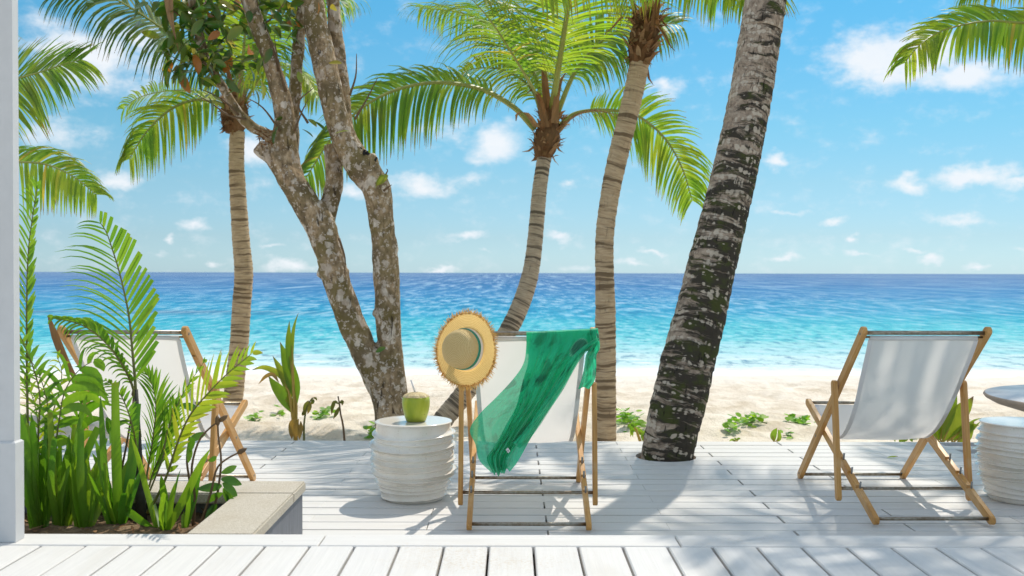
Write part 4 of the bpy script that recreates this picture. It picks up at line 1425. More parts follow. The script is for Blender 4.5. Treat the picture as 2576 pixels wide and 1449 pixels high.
def boss_mesh(c, ax, r, h, seed, n=150):
    """ragged fibre and old leaf bases under the crown"""
    rg = random.Random(seed)
    b = MB()
    ax = Vector(ax).normalized()
    u = ax.orthogonal().normalized(); v = ax.cross(u)
    c = Vector(c)
    b.tube([c - ax * h * 0.55, c - ax * h * 0.3, c, c + ax * h * 0.4, c + ax * h * 0.6], [r * 0.5, r * 0.75, r * 0.85, r * 0.6, r * 0.3], 14, uvs=(0.2, 0.3))
    for k in range(n):
        a = rg.uniform(0, 2 * math.pi)
        f = rg.uniform(-0.5, 0.5)
        d = u * math.cos(a) + v * math.sin(a)
        tg = ax.cross(d)
        p0 = c + ax * (f * h) + d * r * (0.72 if f > -0.3 else 0.6)
        L = h * rg.uniform(0.12, 0.32)
        sgn = 1 if rg.random() < 0.7 else -1
        out = rg.uniform(0.15, 1.1)
        p1 = p0 + (d * out + ax * sgn).normalized() * L * 0.6
        p2 = p1 + (d * (out + 0.5) + ax * sgn * 0.5 + tg * rg.uniform(-.5, .5)).normalized() * L * 0.55
        wdt = r * rg.uniform(0.12, 0.42)
        b.strip([p0, p1, p2], [wdt, wdt * 0.8, wdt * 0.12], [tg] * 3, rg.random())
    return b.mesh('leaf_base', M_fibre)


def sheath_mesh(pts, w0, seed=0):
    rg = random.Random(seed)
    pp = spline(pts, 7)
    b = MB()
    wd_ = Vector((1, 0.4, 0)).normalized()
    w0 *= 0.62
    b.strip(pp, [w0 * x for x in (1.0, 1.0, 0.9, 0.8, 0.65, 0.4, 0.1)], [wd_] * 7, rg.random(), fold=0.5, ndirs=[Vector((0, -1, 0))] * 7)
    return b.mesh('dry_sheath', M_fibre)


def px_trunk(rows, d0, d1=None):
    d1 = d0 if d1 is None else d1
    y0, y1 = rows[0][1], rows[-1][1]
    pts, rr = [], []
    for (x, y, wd_) in rows:
        f = (y - y0) / (y1 - y0)
        d = d0 + (d1 - d0) * f
        pts.append(P(x, y, d)); rr.append(wd_ * 0.5 * d / FPX)
    return pts, rr


def palm(label, base_rows, d0, d1, bark, fronds, boss, group='coconut palms along the beach', ring=0.075, amp=0.06, extra=None, nseg=32, sink=0.25, fmat=None, seed=0, rough=0.03):
    pts, rr = px_trunk(base_rows, d0, d1)
    lowp = pts[0] + (pts[0] - pts[1]).normalized() * sink
    pts = [lowp] + pts; rr = [rr[0] * 1.04] + rr
    t = tag(empty('palm_tree', (pts[1].x, pts[1].y, pts[1].z)), label, 'palm tree', group)
    b, pp = trunk_mesh(pts, rr, ring, amp, nseg, rough=rough, seed=seed)
    local('trunk', b, bark, t, True)
    if boss:
        bx, by, bd, br, bh = boss
        c = P(bx, by, bd)
        o = ob('leaf_base', boss_mesh(c, pp[-1] - pp[-6], br, bh, seed + 5), t); o.location = -t.location
    for i, fr in enumerate(fronds):
        kw = dict(fr)
        pts_ = kw.pop('pts')
        if len(pts_[0]) == 3 and not kw.pop('world', False):
            pts_ = [P(*q) for q in pts_]
        kw.setdefault('gmat', fmat)
        o = ob('frond', frond_mesh(pts_, seed=seed * 31 + i, **kw), t)
        o.location = -t.location
    for (nm, me_) in (extra or []):
        o = ob(nm, me_, t); o.location = -t.location
    return t


# 1: slim palm behind the left chair
D1 = 11.5
palm('slim upright coconut palm behind the left deck chair, standing in the sand',
     [(583, 1035, 52), (592, 950, 47), (602, 860, 46), (607, 780, 46), (613, 690, 46), (606, 600, 43), (598, 480, 40), (595, 400, 38), (597, 330, 37)], D1, D1, M_bark,
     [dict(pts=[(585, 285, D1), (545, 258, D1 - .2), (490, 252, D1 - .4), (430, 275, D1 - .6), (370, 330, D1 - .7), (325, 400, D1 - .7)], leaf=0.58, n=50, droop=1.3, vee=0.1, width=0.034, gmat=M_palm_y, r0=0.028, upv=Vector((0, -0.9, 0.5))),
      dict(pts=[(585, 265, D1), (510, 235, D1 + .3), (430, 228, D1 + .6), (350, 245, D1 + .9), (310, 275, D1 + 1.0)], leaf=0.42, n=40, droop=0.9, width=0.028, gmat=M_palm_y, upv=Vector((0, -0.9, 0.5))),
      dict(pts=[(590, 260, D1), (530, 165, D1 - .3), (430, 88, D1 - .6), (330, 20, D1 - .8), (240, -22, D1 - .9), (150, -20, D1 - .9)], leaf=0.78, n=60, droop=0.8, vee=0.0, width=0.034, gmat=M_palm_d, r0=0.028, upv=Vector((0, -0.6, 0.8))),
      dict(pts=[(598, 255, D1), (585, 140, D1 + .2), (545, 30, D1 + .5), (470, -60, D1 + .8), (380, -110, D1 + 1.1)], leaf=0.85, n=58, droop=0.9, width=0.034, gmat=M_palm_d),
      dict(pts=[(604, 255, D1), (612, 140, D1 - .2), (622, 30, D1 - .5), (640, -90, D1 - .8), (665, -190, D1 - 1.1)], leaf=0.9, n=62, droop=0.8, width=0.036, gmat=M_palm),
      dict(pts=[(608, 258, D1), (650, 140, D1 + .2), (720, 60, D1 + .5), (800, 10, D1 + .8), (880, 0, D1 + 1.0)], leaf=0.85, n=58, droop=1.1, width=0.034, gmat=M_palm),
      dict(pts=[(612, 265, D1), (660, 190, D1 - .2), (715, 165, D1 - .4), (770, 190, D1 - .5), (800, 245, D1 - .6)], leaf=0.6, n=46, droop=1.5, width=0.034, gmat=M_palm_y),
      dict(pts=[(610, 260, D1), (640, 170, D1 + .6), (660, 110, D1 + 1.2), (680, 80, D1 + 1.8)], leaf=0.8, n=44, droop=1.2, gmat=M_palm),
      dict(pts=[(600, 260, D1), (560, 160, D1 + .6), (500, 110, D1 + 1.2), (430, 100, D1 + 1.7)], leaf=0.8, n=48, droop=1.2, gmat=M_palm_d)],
     (590, 285, D1, 0.19, 0.42), seed=1,
     extra=[('dry_sheath', sheath_mesh([P(590, 275, D1 - .1), P(580, 200, D1 - .15), P(565, 160, D1 - .2), P(545, 145, D1 - .25)], 0.12, 1)),
            ('dry_sheath', sheath_mesh([P(605, 270, D1 - .1), P(608, 200, D1 - .1), P(600, 160, D1 - .1), P(598, 150, D1 - .1)], 0.14, 2))])

# 2: the leaning palm in the middle
D2 = 10.6
palm('leaning curved coconut palm whose trunk sweeps up behind the hat and scarf chair',
     [(1118, 1052, 52), (1160, 1000, 50), (1215, 925, 48), (1262, 860, 47), (1300, 790, 46), (1326, 720, 44), (1341, 650, 40), (1350, 560, 38), (1357, 480, 37), (1367, 410, 36), (1378, 355, 36)], 10.0, D2, M_bark_g,
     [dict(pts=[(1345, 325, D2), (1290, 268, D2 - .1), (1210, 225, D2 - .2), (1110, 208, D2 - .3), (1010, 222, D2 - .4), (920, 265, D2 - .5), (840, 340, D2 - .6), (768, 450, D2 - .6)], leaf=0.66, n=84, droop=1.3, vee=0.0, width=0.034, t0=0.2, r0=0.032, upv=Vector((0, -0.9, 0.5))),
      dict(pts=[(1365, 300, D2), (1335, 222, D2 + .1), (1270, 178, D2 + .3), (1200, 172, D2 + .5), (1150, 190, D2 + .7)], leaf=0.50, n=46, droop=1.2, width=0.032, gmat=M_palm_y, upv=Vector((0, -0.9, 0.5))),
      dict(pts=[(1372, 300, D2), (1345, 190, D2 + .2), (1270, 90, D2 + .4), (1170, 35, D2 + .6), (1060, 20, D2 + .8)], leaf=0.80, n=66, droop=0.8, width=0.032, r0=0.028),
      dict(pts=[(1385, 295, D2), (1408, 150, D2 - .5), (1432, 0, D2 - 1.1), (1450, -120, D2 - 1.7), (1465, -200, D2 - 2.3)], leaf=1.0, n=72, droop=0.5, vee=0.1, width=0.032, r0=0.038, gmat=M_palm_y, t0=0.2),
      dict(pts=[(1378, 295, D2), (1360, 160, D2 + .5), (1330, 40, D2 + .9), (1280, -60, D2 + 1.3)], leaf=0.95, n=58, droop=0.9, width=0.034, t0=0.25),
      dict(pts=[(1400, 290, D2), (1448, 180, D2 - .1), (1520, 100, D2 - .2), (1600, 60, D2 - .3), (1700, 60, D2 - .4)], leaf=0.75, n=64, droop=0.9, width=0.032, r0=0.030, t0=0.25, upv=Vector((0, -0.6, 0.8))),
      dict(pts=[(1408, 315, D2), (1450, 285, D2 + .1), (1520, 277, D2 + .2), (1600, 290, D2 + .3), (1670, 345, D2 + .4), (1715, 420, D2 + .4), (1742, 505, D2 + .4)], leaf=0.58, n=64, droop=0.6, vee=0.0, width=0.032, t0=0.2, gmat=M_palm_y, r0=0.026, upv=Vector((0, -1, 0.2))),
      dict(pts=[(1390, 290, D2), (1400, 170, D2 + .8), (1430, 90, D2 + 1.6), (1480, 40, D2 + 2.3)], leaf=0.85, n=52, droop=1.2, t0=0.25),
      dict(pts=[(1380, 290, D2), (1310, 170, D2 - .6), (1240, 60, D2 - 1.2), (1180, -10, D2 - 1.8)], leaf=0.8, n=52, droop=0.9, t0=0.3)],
     (1376, 345, D2, 0.165, 0.44), seed=2,
     extra=[('dry_sheath', sheath_mesh([P(1372, 320, D2 - .2), P(1360, 260, D2 - .25), P(1345, 225, D2 - .3), P(1325, 235, D2 - .35)], 0.15, 4)),
            ('dry_sheath', sheath_mesh([P(1395, 310, D2 - .2), P(1400, 250, D2 - .2), P(1410, 205, D2 - .2), P(1425, 180, D2 - .2)], 0.13, 5)),
            ('dry_sheath', sheath_mesh([P(1350, 320, D2 - .2), P(1325, 285, D2 - .25), P(1302, 285, D2 - .3), P(1298, 305, D2 - .3)], 0.12, 6)),
            ('dry_sheath', sheath_mesh([P(1380, 300, D2 - .1), P(1372, 220, D2 - .1), P(1368, 170, D2 - .1), P(1366, 130, D2 - .1)], 0.16, 7)),
            ('flower_stalk', frond_mesh([P(1408, 330, D2 - .1), P(1440, 295, D2 - .2), P(1490, 278, D2 - .3), P(1560, 290, D2 - .35)], 0.22, n=16, width=0.008, droop=1.5, gmat=M_fibre, rach=M_rachis_b, seed=77, r0=0.016))])

# 3: the palm right of the scarf chair
D4 = 8.45
palm('straight-footed coconut palm right behind the scarf, bending right under its ragged brown crown',
     [(1523, 1112, 54), (1524, 1000, 52), (1523, 880, 53), (1523, 780, 51), (1521, 690, 47), (1521, 600, 46), (1533, 500, 47), (1553, 400, 50), (1578, 300, 50), (1598, 215, 49), (1610, 150, 50)], D4, D4, M_bark,
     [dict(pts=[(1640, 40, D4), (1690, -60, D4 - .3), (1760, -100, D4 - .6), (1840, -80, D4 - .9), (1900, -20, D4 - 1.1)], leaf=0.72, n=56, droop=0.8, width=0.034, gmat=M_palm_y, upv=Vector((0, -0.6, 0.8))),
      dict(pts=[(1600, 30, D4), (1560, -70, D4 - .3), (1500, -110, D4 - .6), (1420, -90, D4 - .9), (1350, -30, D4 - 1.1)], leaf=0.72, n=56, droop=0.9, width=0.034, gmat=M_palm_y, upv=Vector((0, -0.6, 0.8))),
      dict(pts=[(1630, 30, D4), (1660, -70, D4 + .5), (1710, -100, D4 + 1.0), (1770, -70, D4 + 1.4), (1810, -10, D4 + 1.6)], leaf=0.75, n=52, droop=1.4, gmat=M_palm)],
     (1620, 92, D4, 0.145, 0.50), seed=3, ring=0.075, amp=0.07,
     extra=[('dry_sheath', sheath_mesh([P(1650, 60, D4 - .2), P(1672, 90, D4 - .25), P(1685, 115, D4 - .3), P(1700, 130, D4 - .3)], 0.06, 8)),
            ('dry_sheath', sheath_mesh([P(1645, 70, D4 - .15), P(1650, 30, D4 - .15), P(1655, 0, D4 - .15), P(1660, -30, D4 - .15)], 0.12, 9)),
            ('dry_sheath', sheath_mesh([P(1595, 60, D4 - .15), P(1570, 40, D4 - .2), P(1540, 70, D4 - .25), P(1515, 90, D4 - .3)], 0.05, 10))])

# 4: the thick mossy trunk that grows through the deck; its crown is above the picture
tr_rows = [(1677, 1158, 128, 6.56), (1690, 1085, 132, 6.57), (1708, 1010, 138, 6.58), (1733, 900, 134, 6.60), (1762, 790, 128, 6.63), (1795, 650, 120, 6.68), (1828, 520, 114, 6.74), (1860, 380, 110, 6.82), (1890, 230, 105, 6.9), (1912, 90, 103, 6.98), (1926, 0, 102, 7.03)]
pts = [P(x, y, d) for x, y, _, d in tr_rows]
rr = [w_ * 0.5 * d / FPX for _, _, w_, d in tr_rows]
pts = [pts[0] + Vector((-0.05, -0.02, -0.30))] + pts + [Vector((2.05, 7.4, 4.6)), Vector((2.45, 7.65, 5.9)), Vector((2.7, 7.8, 6.6))]
rr = [rr[0] * 1.03] + rr + [0.125, 0.115, 0.11]
pm = tag(empty('palm_tree', (pts[1].x, pts[1].y, 0)), 'thick leaning palm with black moss and white lichen growing through the deck', 'palm tree', 'coconut palms along the beach')
b, pp = trunk_mesh(pts, rr, 0.105, 0.034, 56, ds=0.014, rough=0.03, seed=4)
local('trunk', b, M_moss_bark, pm, True)
top = Vector((2.7, 7.8, 6.6))
o = ob('leaf_base', boss_mesh(top, (0.1, 0.2, 1), 0.2, 0.6, 44, 40), pm); o.location = -pm.location


def free_fronds(parent, top, azs, L=3.2, leaf=0.9, seed=0, gmat=None, rise=0.9, n=56, width=0.045):
    for i, a in enumerate(azs):
        d = Vector((math.sin(R(a)), math.cos(R(a)), 0))
        rs = rise * (0.75 + 0.5 * ((i * 37) % 10) / 10)
        pts_ = [top, top + d * L * 0.22 + Vector((0, 0, 0.30 * rs * L * .6)), top + d * L * 0.5 + Vector((0, 0, 0.42 * rs * L * .6)), top + d * L * 0.78 + Vector((0, 0, 0.28 * rs * L * .6)), top + d * L + Vector((0, 0, -0.10 * L))]
        o_ = ob('frond', frond_mesh(pts_, leaf, n=n, width=width, droop=1.1, seed=seed + i, r0=0.03, gmat=gmat or M_palm), parent)
        o_.location = -parent.location


free_fronds(pm, top, [70, 105, 138], 3.0, 0.85, 400)  # unseen crown fronds, aimed so their shade falls on the right side

# 5: palm off the left edge, fronds showing beside the post
D5 = 8.8
c5 = P(-230, 330, D5)
pl_ = tag(empty('palm_tree', (c5.x - 0.3, c5.y, -0.3)), 'coconut palm outside the left edge, showing only two fronds beside the white post', 'palm tree', 'coconut palms along the beach')
b, pp = trunk_mesh([(c5.x - .3, c5.y, -0.5), (c5.x - .2, c5.y, 0.8), (c5.x, c5.y, c5.z)], [0.13, 0.11, 0.09], 0.08, 0.06, 24, 0.03)
local('trunk', b, M_bark, pl_, True)
for i, kw in enumerate([dict(pts=[P(-200, 330, D5), P(-80, 250, D5), P(20, 205, D5), P(90, 185, D5 - .1), P(150, 165, D5 - .2), P(205, 150, D5 - .2)], leaf=0.62, n=60, droop=0.35, width=0.030, vee=-0.1, fwd=0.8, gmat=M_palm, upv=Vector((0, -0.9, 0.4))),
                        dict(pts=[P(-200, 390, D5), P(-60, 412, D5 - .1), P(50, 408, D5 - .3), P(120, 415, D5 - .4), P(185, 445, D5 - .5), P(243, 490, D5 - .5)], leaf=0.46, n=60, droop=1.3, width=0.032, vee=0.0, gmat=M_palm_y, upv=Vector((0, -0.9, 0.5))),
                        dict(pts=[P(-220, 330, D5), P(-300, 200, D5), P(-420, 150, D5), P(-560, 220, D5)], leaf=0.7, n=44, droop=1.2),
                        dict(pts=[P(-210, 330, D5), P(-180, 150, D5 + .4), P(-120, 40, D5 + .8), P(-40, -40, D5 + 1.2)], leaf=0.7, n=44, droop=0.8)]):
    o = ob('frond', frond_mesh(seed=500 + i, **kw), pl_); o.location = -pl_.location

# 6: palm off the right edge
D6 = 8.2
c6 = P(2790, 60, D6)
pr_ = tag(empty('palm_tree', (c6.x + 0.2, c6.y + 0.2, -0.25)), 'coconut palm outside the right edge, its bright fronds hanging into the top right corner', 'palm tree', 'coconut palms along the beach')
b, pp = trunk_mesh([(c6.x + .5, c6.y + .2, -0.5), (c6.x + .4, c6.y + .15, 1.2), (c6.x, c6.y, c6.z)], [0.15, 0.12, 0.10], 0.08, 0.06, 24, 0.03)
local('trunk', b, M_bark, pr_, True)
for i, kw in enumerate([dict(pts=[P(2790, 60, D6), P(2690, 40, D6 - .1), P(2590, 58, D6 - .2), P(2498, 53, D6 - .3), P(2425, 62, D6 - .4), P(2360, 82, D6 - .4), P(2312, 115, D6 - .5), P(2276, 158, D6 - .5)], leaf=0.42, n=70, droop=0.8, width=0.032, vee=0.05, fwd=0.8, upv=Vector((0, -0.9, 0.5)), gmat=M_palm_y, t0=0.12),
                        dict(pts=[P(2790, 50, D6), P(2700, -30, D6 + .3), P(2600, -50, D6 + .6), P(2500, -40, D6 + .9), P(2420, -10, D6 + 1.1)], leaf=0.40, n=50, droop=1.1, width=0.034, fwd=0.8, gmat=M_palm_y),
                        dict(pts=[P(2790, 60, D6), P(2700, 30, D6 + .3), P(2620, 30, D6 + .6), P(2560, 50, D6 + .9), P(2520, 90, D6 + 1.1)], leaf=0.38, n=50, droop=1.1, fwd=0.8, gmat=M_palm_y)]):
    o = ob('frond', frond_mesh(seed=600 + i, **kw), pr_); o.location = -pr_.location
free_fronds(pr_, Vector((c6.x, c6.y, c6.z)), [80, 130, 165, 200, 20], 2.3, 0.6, 650)

# 7: unseen tall palm added outside the picture so its crown dapples the right deck
c7 = Vector((5.6, 10.7, 8.6))
ptall = tag(empty('palm_tree', (6.6, 11.0, -0.35)), 'unseen tall coconut palm added outside the right edge to cast dappled shade over the right chair', 'palm tree', 'coconut palms along the beach')
b, pp = trunk_mesh([(6.6, 11.0, -0.6), (6.4, 10.95, 2.5), (6.0, 10.8, 5.8), (5.6, 10.7, 8.6)], [0.17, 0.14, 0.12, 0.10], 0.09, 0.05, 20, 0.04)
local('trunk', b, M_bark, ptall, True)
free_fronds(ptall, c7, [20, 120, 185, 245, 300], 2.7, 0.75, 700)

# ------------------------------------------------------------------ the lichen-spotted tree with two stems
DT = 8.6
def limb(rows, dd=0.0, d1=None):
    return px_trunk(rows, DT + dd, DT + (dd if d1 is None else d1))

LIMBS = [
    limb([(992, 1150, 96), (985, 1060, 84), (968, 1000, 66), (938, 930, 68), (905, 860, 68), (872, 780, 68), (845, 700, 70), (826, 630, 70), (806, 570, 78), (780, 520, 74)], 0, -0.05),
    limb([(790, 545, 72), (755, 490, 66), (722, 440, 62), (695, 400, 54), (660, 375, 44), (648, 366, 36)], -0.05, -0.15),
    limb([(740, 460, 60), (722, 400, 62), (716, 340, 58), (714, 280, 52), (700, 220, 46), (676, 140, 42), (650, 70, 40), (622, -10, 40), (600, -90, 38)], -0.05, -0.25),
    limb([(725, 400, 50), (735, 330, 34), (738, 260, 34), (746, 190, 32), (752, 110, 28), (760, 20, 26), (770, -60, 24)], 0.05, 0.15),
    limb([(700, 350, 34), (665, 335, 30), (630, 315, 26), (600, 285, 24), (575, 245, 22), (545, 195, 20), (515, 140, 22), (498, 80, 22), (486, 10, 22), (478, -70, 20)], -0.05, -0.30),
    limb([(812, 560, 56), (832, 505, 46), (842, 450, 44), (838, 400, 44), (833, 365, 40)], 0.05, 0.12),
    limb([(1000, 1150, 90), (995, 1060, 84), (990, 980, 68), (984, 900, 62), (976, 800, 62), (972, 700, 66), (966, 620, 62), (957, 540, 64), (946, 470, 74), (912, 425, 78), (880, 378, 70), (855, 320, 60), (838, 260, 60), (822, 190, 62), (806, 110, 62), (790, 40, 60), (775, -60, 56)], 0.05, -0.1),
    limb([(878, 380, 44), (868, 300, 38), (862, 220, 38), (852, 140, 38), (842, 60, 36), (836, -50, 34)], 0.1, 0.15),
    limb([(945, 470, 60), (930, 410, 46), (922, 392, 40)], -0.06, -0.08),
    limb([(972, 640, 50), (992, 615, 32), (1000, 612, 22)], 0.0, 0.0),
    limb([(958, 790, 40), (944, 784, 26), (940, 782, 18)], -0.03, -0.05),
    limb([(840, 690, 50), (806, 682, 34), (800, 680, 26)], 0.0, 0.0),
    limb([(858, 690, 40), (872, 676, 24)], -0.03, -0.05)]
b = MB()
for pts, rr in LIMBS:
    pp, r2 = spline(pts, max(6, len(pts) * 5), rr)
    b.tube(pp, r2, 14)
me0 = b.mesh('stem_cage', M_lichen_bark)
o_ = bpy.data.objects.new('stem_cage', me0); COL.objects.link(o_)
md = o_.modifiers.new('r', 'REMESH'); md.mode = 'VOXEL'; md.voxel_size = 0.013
md2 = o_.modifiers.new('s', 'SMOOTH'); md2.factor = 0.6; md2.iterations = 5
bpy.context.view_layer.update()
res = bpy.data.meshes.new_from_object(o_.evaluated_get(bpy.context.evaluated_depsgraph_get()))
bpy.data.objects.remove(o_)
nv = len(res.vertices)
cc = np.empty(nv * 3, dtype=np.float32); res.vertices.foreach_get('co', cc)
nn_ = np.empty(nv * 3, dtype=np.float32); res.vertex_normals.foreach_get('vector', nn_)
cc = cc.reshape(-1, 3); nn_ = nn_.reshape(-1, 3)
disp = np.array([0.010 * mnoise.noise(Vector((c[0] * 9, c[1] * 9, c[2] * 5))) + 0.006 * mnoise.noise(Vector((c[0] * 26, c[1] * 26, c[2] * 14))) for c in cc.tolist()], dtype=np.float32)
cc = cc + nn_ * disp[:, None]
base_t = P(990, 1120, DT)
tree = tag(empty('lichen_tree', (base_t.x, DT, -0.25)), 'forked tree with two bare lichen-spotted stems behind the coconut stool', 'tree')
cc = cc - np.array(tree.location, dtype=np.float32)
res.vertices.foreach_set('co', cc.ravel())
res.polygons.foreach_set('use_smooth', [True] * len(res.polygons))
res.materials.clear(); res.materials.append(M_lichen_bark)
res.name = 'trunk'
ob('trunk', res, tree)
# charred scar and dry tuft
M_char = m_simple('charred_scar', (0.03, 0.027, 0.025), 0.9, 60, 0.2, bump=0.9, bdist=0.02)
b = MB()
rg = random.Random(9)
sc0 = P(925, 386, DT - 0.1)
for k in range(26):
    q = sc0 + Vector((rg.uniform(-.07, .07), rg.uniform(-.03, .03), 0)); q.z -= (q.x - sc0.x) * 0.55
    b.tube([q - Vector((0.01, 0, 0.03)), q + Vector((rg.uniform(-.012, .02), rg.uniform(-.01, .01), rg.uniform(0.0, 0.018)))], [0.016, 0.008], 5)
o = ob('bark_scar', b.mesh('bark_scar', M_char), tree); o.location = -tree.location
b = MB()
tf = P(665, 345, DT - 0.28)
for k in range(40):
    q = tf + Vector((rg.uniform(-.05, .07), rg.uniform(-.02, .03), rg.uniform(-.07, .05)))
    e = q + Vector((rg.uniform(-.06, .05), rg.uniform(-.05, .0), rg.uniform(-.06, .05)))
    b.strip([q, (q + e) / 2 + Vector((0, -.01, 0)), e], [0.012, 0.012, 0.002], [Vector((0.6, 0, 0.8))] * 3, rg.random())
o = ob('dry_tuft', b.mesh('dry_tuft', M_fibre), tree); o.location = -tree.location
# bare twigs
for tw in ([(893, 300), (925, 245), (950, 195)], [(880, 240), (895, 190), (897, 135)], [(775, 310), (750, 260), (790, 220)], [(600, 290), (560, 250), (500, 222)],
           [(620, 300), (575, 290), (535, 262), (490, 235)], [(705, 330), (660, 270), (610, 240)], [(740, 330), (760, 280), (775, 250)], [(720, 230), (700, 160), (690, 90)],
           [(960, 455), (975, 430), (972, 425)], [(965, 480), (985, 465)], [(853, 600), (868, 650), (866, 690)], [(700, 180), (690, 130), (670, 80)], [(540, 190), (520, 160), (470, 160), (420, 135)],
           [(500, 90), (470, 60), (440, 30), (400, 20)], [(510, 130), (540, 90), (560, 40), (580, 0)], [(650, 70), (690, 40), (720, 0)]):
    b = MB()
    pp = spline([P(x, y, DT - 0.2 - 0.03 * i) for i, (x, y) in enumerate(tw)], 10)
    b.tube(pp, [0.011 * (1 - 0.75 * i / 9) for i in range(10)], 6)
    o = ob('twig', b.mesh('twig', M_stembrown, True), tree); o.location = -tree.location


def oval_leaf_mesh(name, L, wd_, m, u, fold=0.25, curl=0.3, pointed=0.1):
    b = MB()
    n = 7
    cs, ws, wds, nds = [], [], [], []
    for i in range(n + 1):
        f = i / n
        cs.append(Vector((L * f, 0, -curl * L * f * f)))
        ws.append(max(0.001, wd_ * math.sin(math.pi * min(1, 0.04 + f * 0.94)) ** 0.75))
        wds.append(Vector((0, 1, 0))); nds.append(Vector((0, 0, 1)))
    b.strip(cs, ws, wds, u, fold=fold, ndirs=nds)
    return b.mesh(name, m, True)


LEAFS = [oval_leaf_mesh('leaf', 0.15, 0.072, M_broad, u, curl=cu) for u, cu in ((0.1, .2), (0.35, .35), (0.55, .1), (0.7, .5), (0.84, .3), (0.93, .2), (0.995, .4), (0.2, .6))]
rg = random.Random(21)
def put_leaf(px, py, d, k=None, s_=1.0, az=None, tilt=None):
    o = ob('leaf', LEAFS[rg.randrange(8) if k is None else k], tree)
    o.location = P(px, py, d) - tree.location
    o.rotation_euler = (rg.uniform(-1.1, 1.1), rg.uniform(-0.4, 1.1) if tilt is None else tilt, rg.uniform(0, 6.28) if az is None else az)
    s_ *= rg.uniform(0.75, 1.2)
    o.scale = (s_, s_, s_)
    return o
WK = [0, 0, 1, 1, 2, 3, 7, 0, 1, 2, 7, 0, 1, 3, 4, 5, 0, 2, 6]
for k in range(205):
    f = rg.random()
    cx, cy = (480 + 60 * f + rg.gauss(0, 52), -40 + 215 * f + rg.gauss(0, 22))
    put_leaf(cx, cy, DT - 0.3 + rg.uniform(-.25, .25), rg.choice(WK))
for k in range(70):
    put_leaf(rg.uniform(590, 760), rg.uniform(-60, 70), DT + rg.uniform(-.3, .3), rg.choice(WK))
for k in range(16):
    put_leaf(rg.uniform(400, 470), rg.uniform(90, 190), DT - 0.3 + rg.uniform(-.2, .2), rg.choice(WK))
for (x, y, k) in ((535, 235, 0), (525, 245, 1), (545, 225, 2), (612, 155, 0), (625, 162, 1), (640, 150, 0), (615, 228, 1), (640, 225, 3), (775, 300, 4), (790, 305, 2), (760, 325, 2), (695, 300, 0), (700, 318, 1),
                  (750, 180, 4), (715, 120, 4), (690, 70, 0), (745, 75, 0), (735, 95, 1), (880, 330, 4), (975, 440, 4), (965, 435, 4), (860, 160, 5), (800, 5, 6), (830, 20, 5), (970, 875, 2)):
    put_leaf(x, y, DT - 0.28, k, 0.85)
b = MB()
hp = [P(423, -60, DT - .5), P(426, 0, DT - .5), P(431, 50, DT - .5), P(438, 80, DT - .5), P(450, 130, DT - .5)]
pp = spline(hp, 8)
b.strip(pp, [0.07, 0.075, 0.07, 0.06, 0.045, 0.02, 0.01, 0.004], [Vector((1, 0.3, 0)).normalized()] * 8, 0.8, fold=0.6, ndirs=[Vector((0, -1, 0))] * 8)
o = ob('dry_sheath', b.mesh('dry_sheath', M_fibre), tree); o.location = -tree.location
# upper crown above the picture that shades the left of the deck (one mass of leaves)
b = MB()
for k in range(700):
    th = rg.uniform(0, 6.283); rr_ = rg.random() ** 0.5
    q = Vector((-2.6 + 1.3 * rr_ * math.cos(th), 8.5 + 1.2 * rr_ * math.sin(th), 4.5 + rg.gauss(0, 0.35)))
    if mnoise.noise(q * 1.6) < -0.05: continue
    d = Vector((rg.uniform(-1, 1), rg.uniform(-1, 1), rg.uniform(-.7, .3))).normalized()
    wv = d.cross(Vector((rg.uniform(-1, 1), rg.uniform(-1, 1), 1))).normalized()
    b.strip([q, q + d * 0.07, q + d * 0.15], [0.02, 0.075, 0.01], [wv] * 3, rg.choice((0.1, 0.3, 0.5, 0.6, 0.8)))
o = ob('crown', b.mesh('crown', M_broad), tree); o.location = -tree.location
o['kind'] = 'stuff'

# ------------------------------------------------------------------ plants in the planter
def blade(parent, pts, wpx, d, m=M_strap, cut=False, rnd=0.5, fold=0.28, face=None, name='leaf'):
    pp = spline(pts, 9)
    w_ = wpx * d / FPX
    prof = (0.62, 0.85, 0.95, 1.0, 1.0, 0.95, 0.85, 0.62 if not cut else 0.8, 0.06 if not cut else 0.72)
    wds, nds = [], []
    fc = face or Vector((0, -1, 0))
    for i in range(9):
        t = (pp[min(8, i + 1)] - pp[max(0, i - 1)]).normalized()
        wv = t.cross(fc)
        if wv.length < 0.1: wv = t.cross(Vector((1, 0, 0)))
        wv.normalize()
        wds.append(wv); nds.append(wv.cross(t).normalized())
    b = MB()
    b.strip(pp, [w_ * q for q in prof], wds, rnd, fold=fold, ndirs=nds)
    o = ob(name, b.mesh(name, m, True), parent)
    o.location = -parent.location
    return o


def clump(label, bx, d, blades, seed):
    rg = random.Random(seed)
    base = P(bx, 1335, d); base.z = soil_z(base.x, d) - 0.01
    t = tag(empty('strap_leaf_plant', base), label, 'plant', 'strap-leaved plants in the planter')
    for (dx, tx, ty, bend, wpx, cut) in blades:
        p0 = P(bx + dx, 1336, d); p0.z = base.z
        dd = d + rg.uniform(-0.10, 0.14)
        tip = P(tx, ty, dd)
        mid = p0.lerp(tip, 0.5) + Vector((-(tip.x - p0.x) * bend, rg.uniform(-.03, .03), abs(tip.x - p0.x) * bend * 0.9))
        yaw = rg.uniform(-1.0, 1.0)
        blade(t, [p0, p0.lerp(mid, 0.5) , mid, mid.lerp(tip, 0.55) + Vector((0, 0, 0.01)), tip], wpx, d, cut=cut, rnd=rg.uniform(.05, .95), face=Vector((math.sin(yaw), -math.cos(yaw), 0)))
    return t


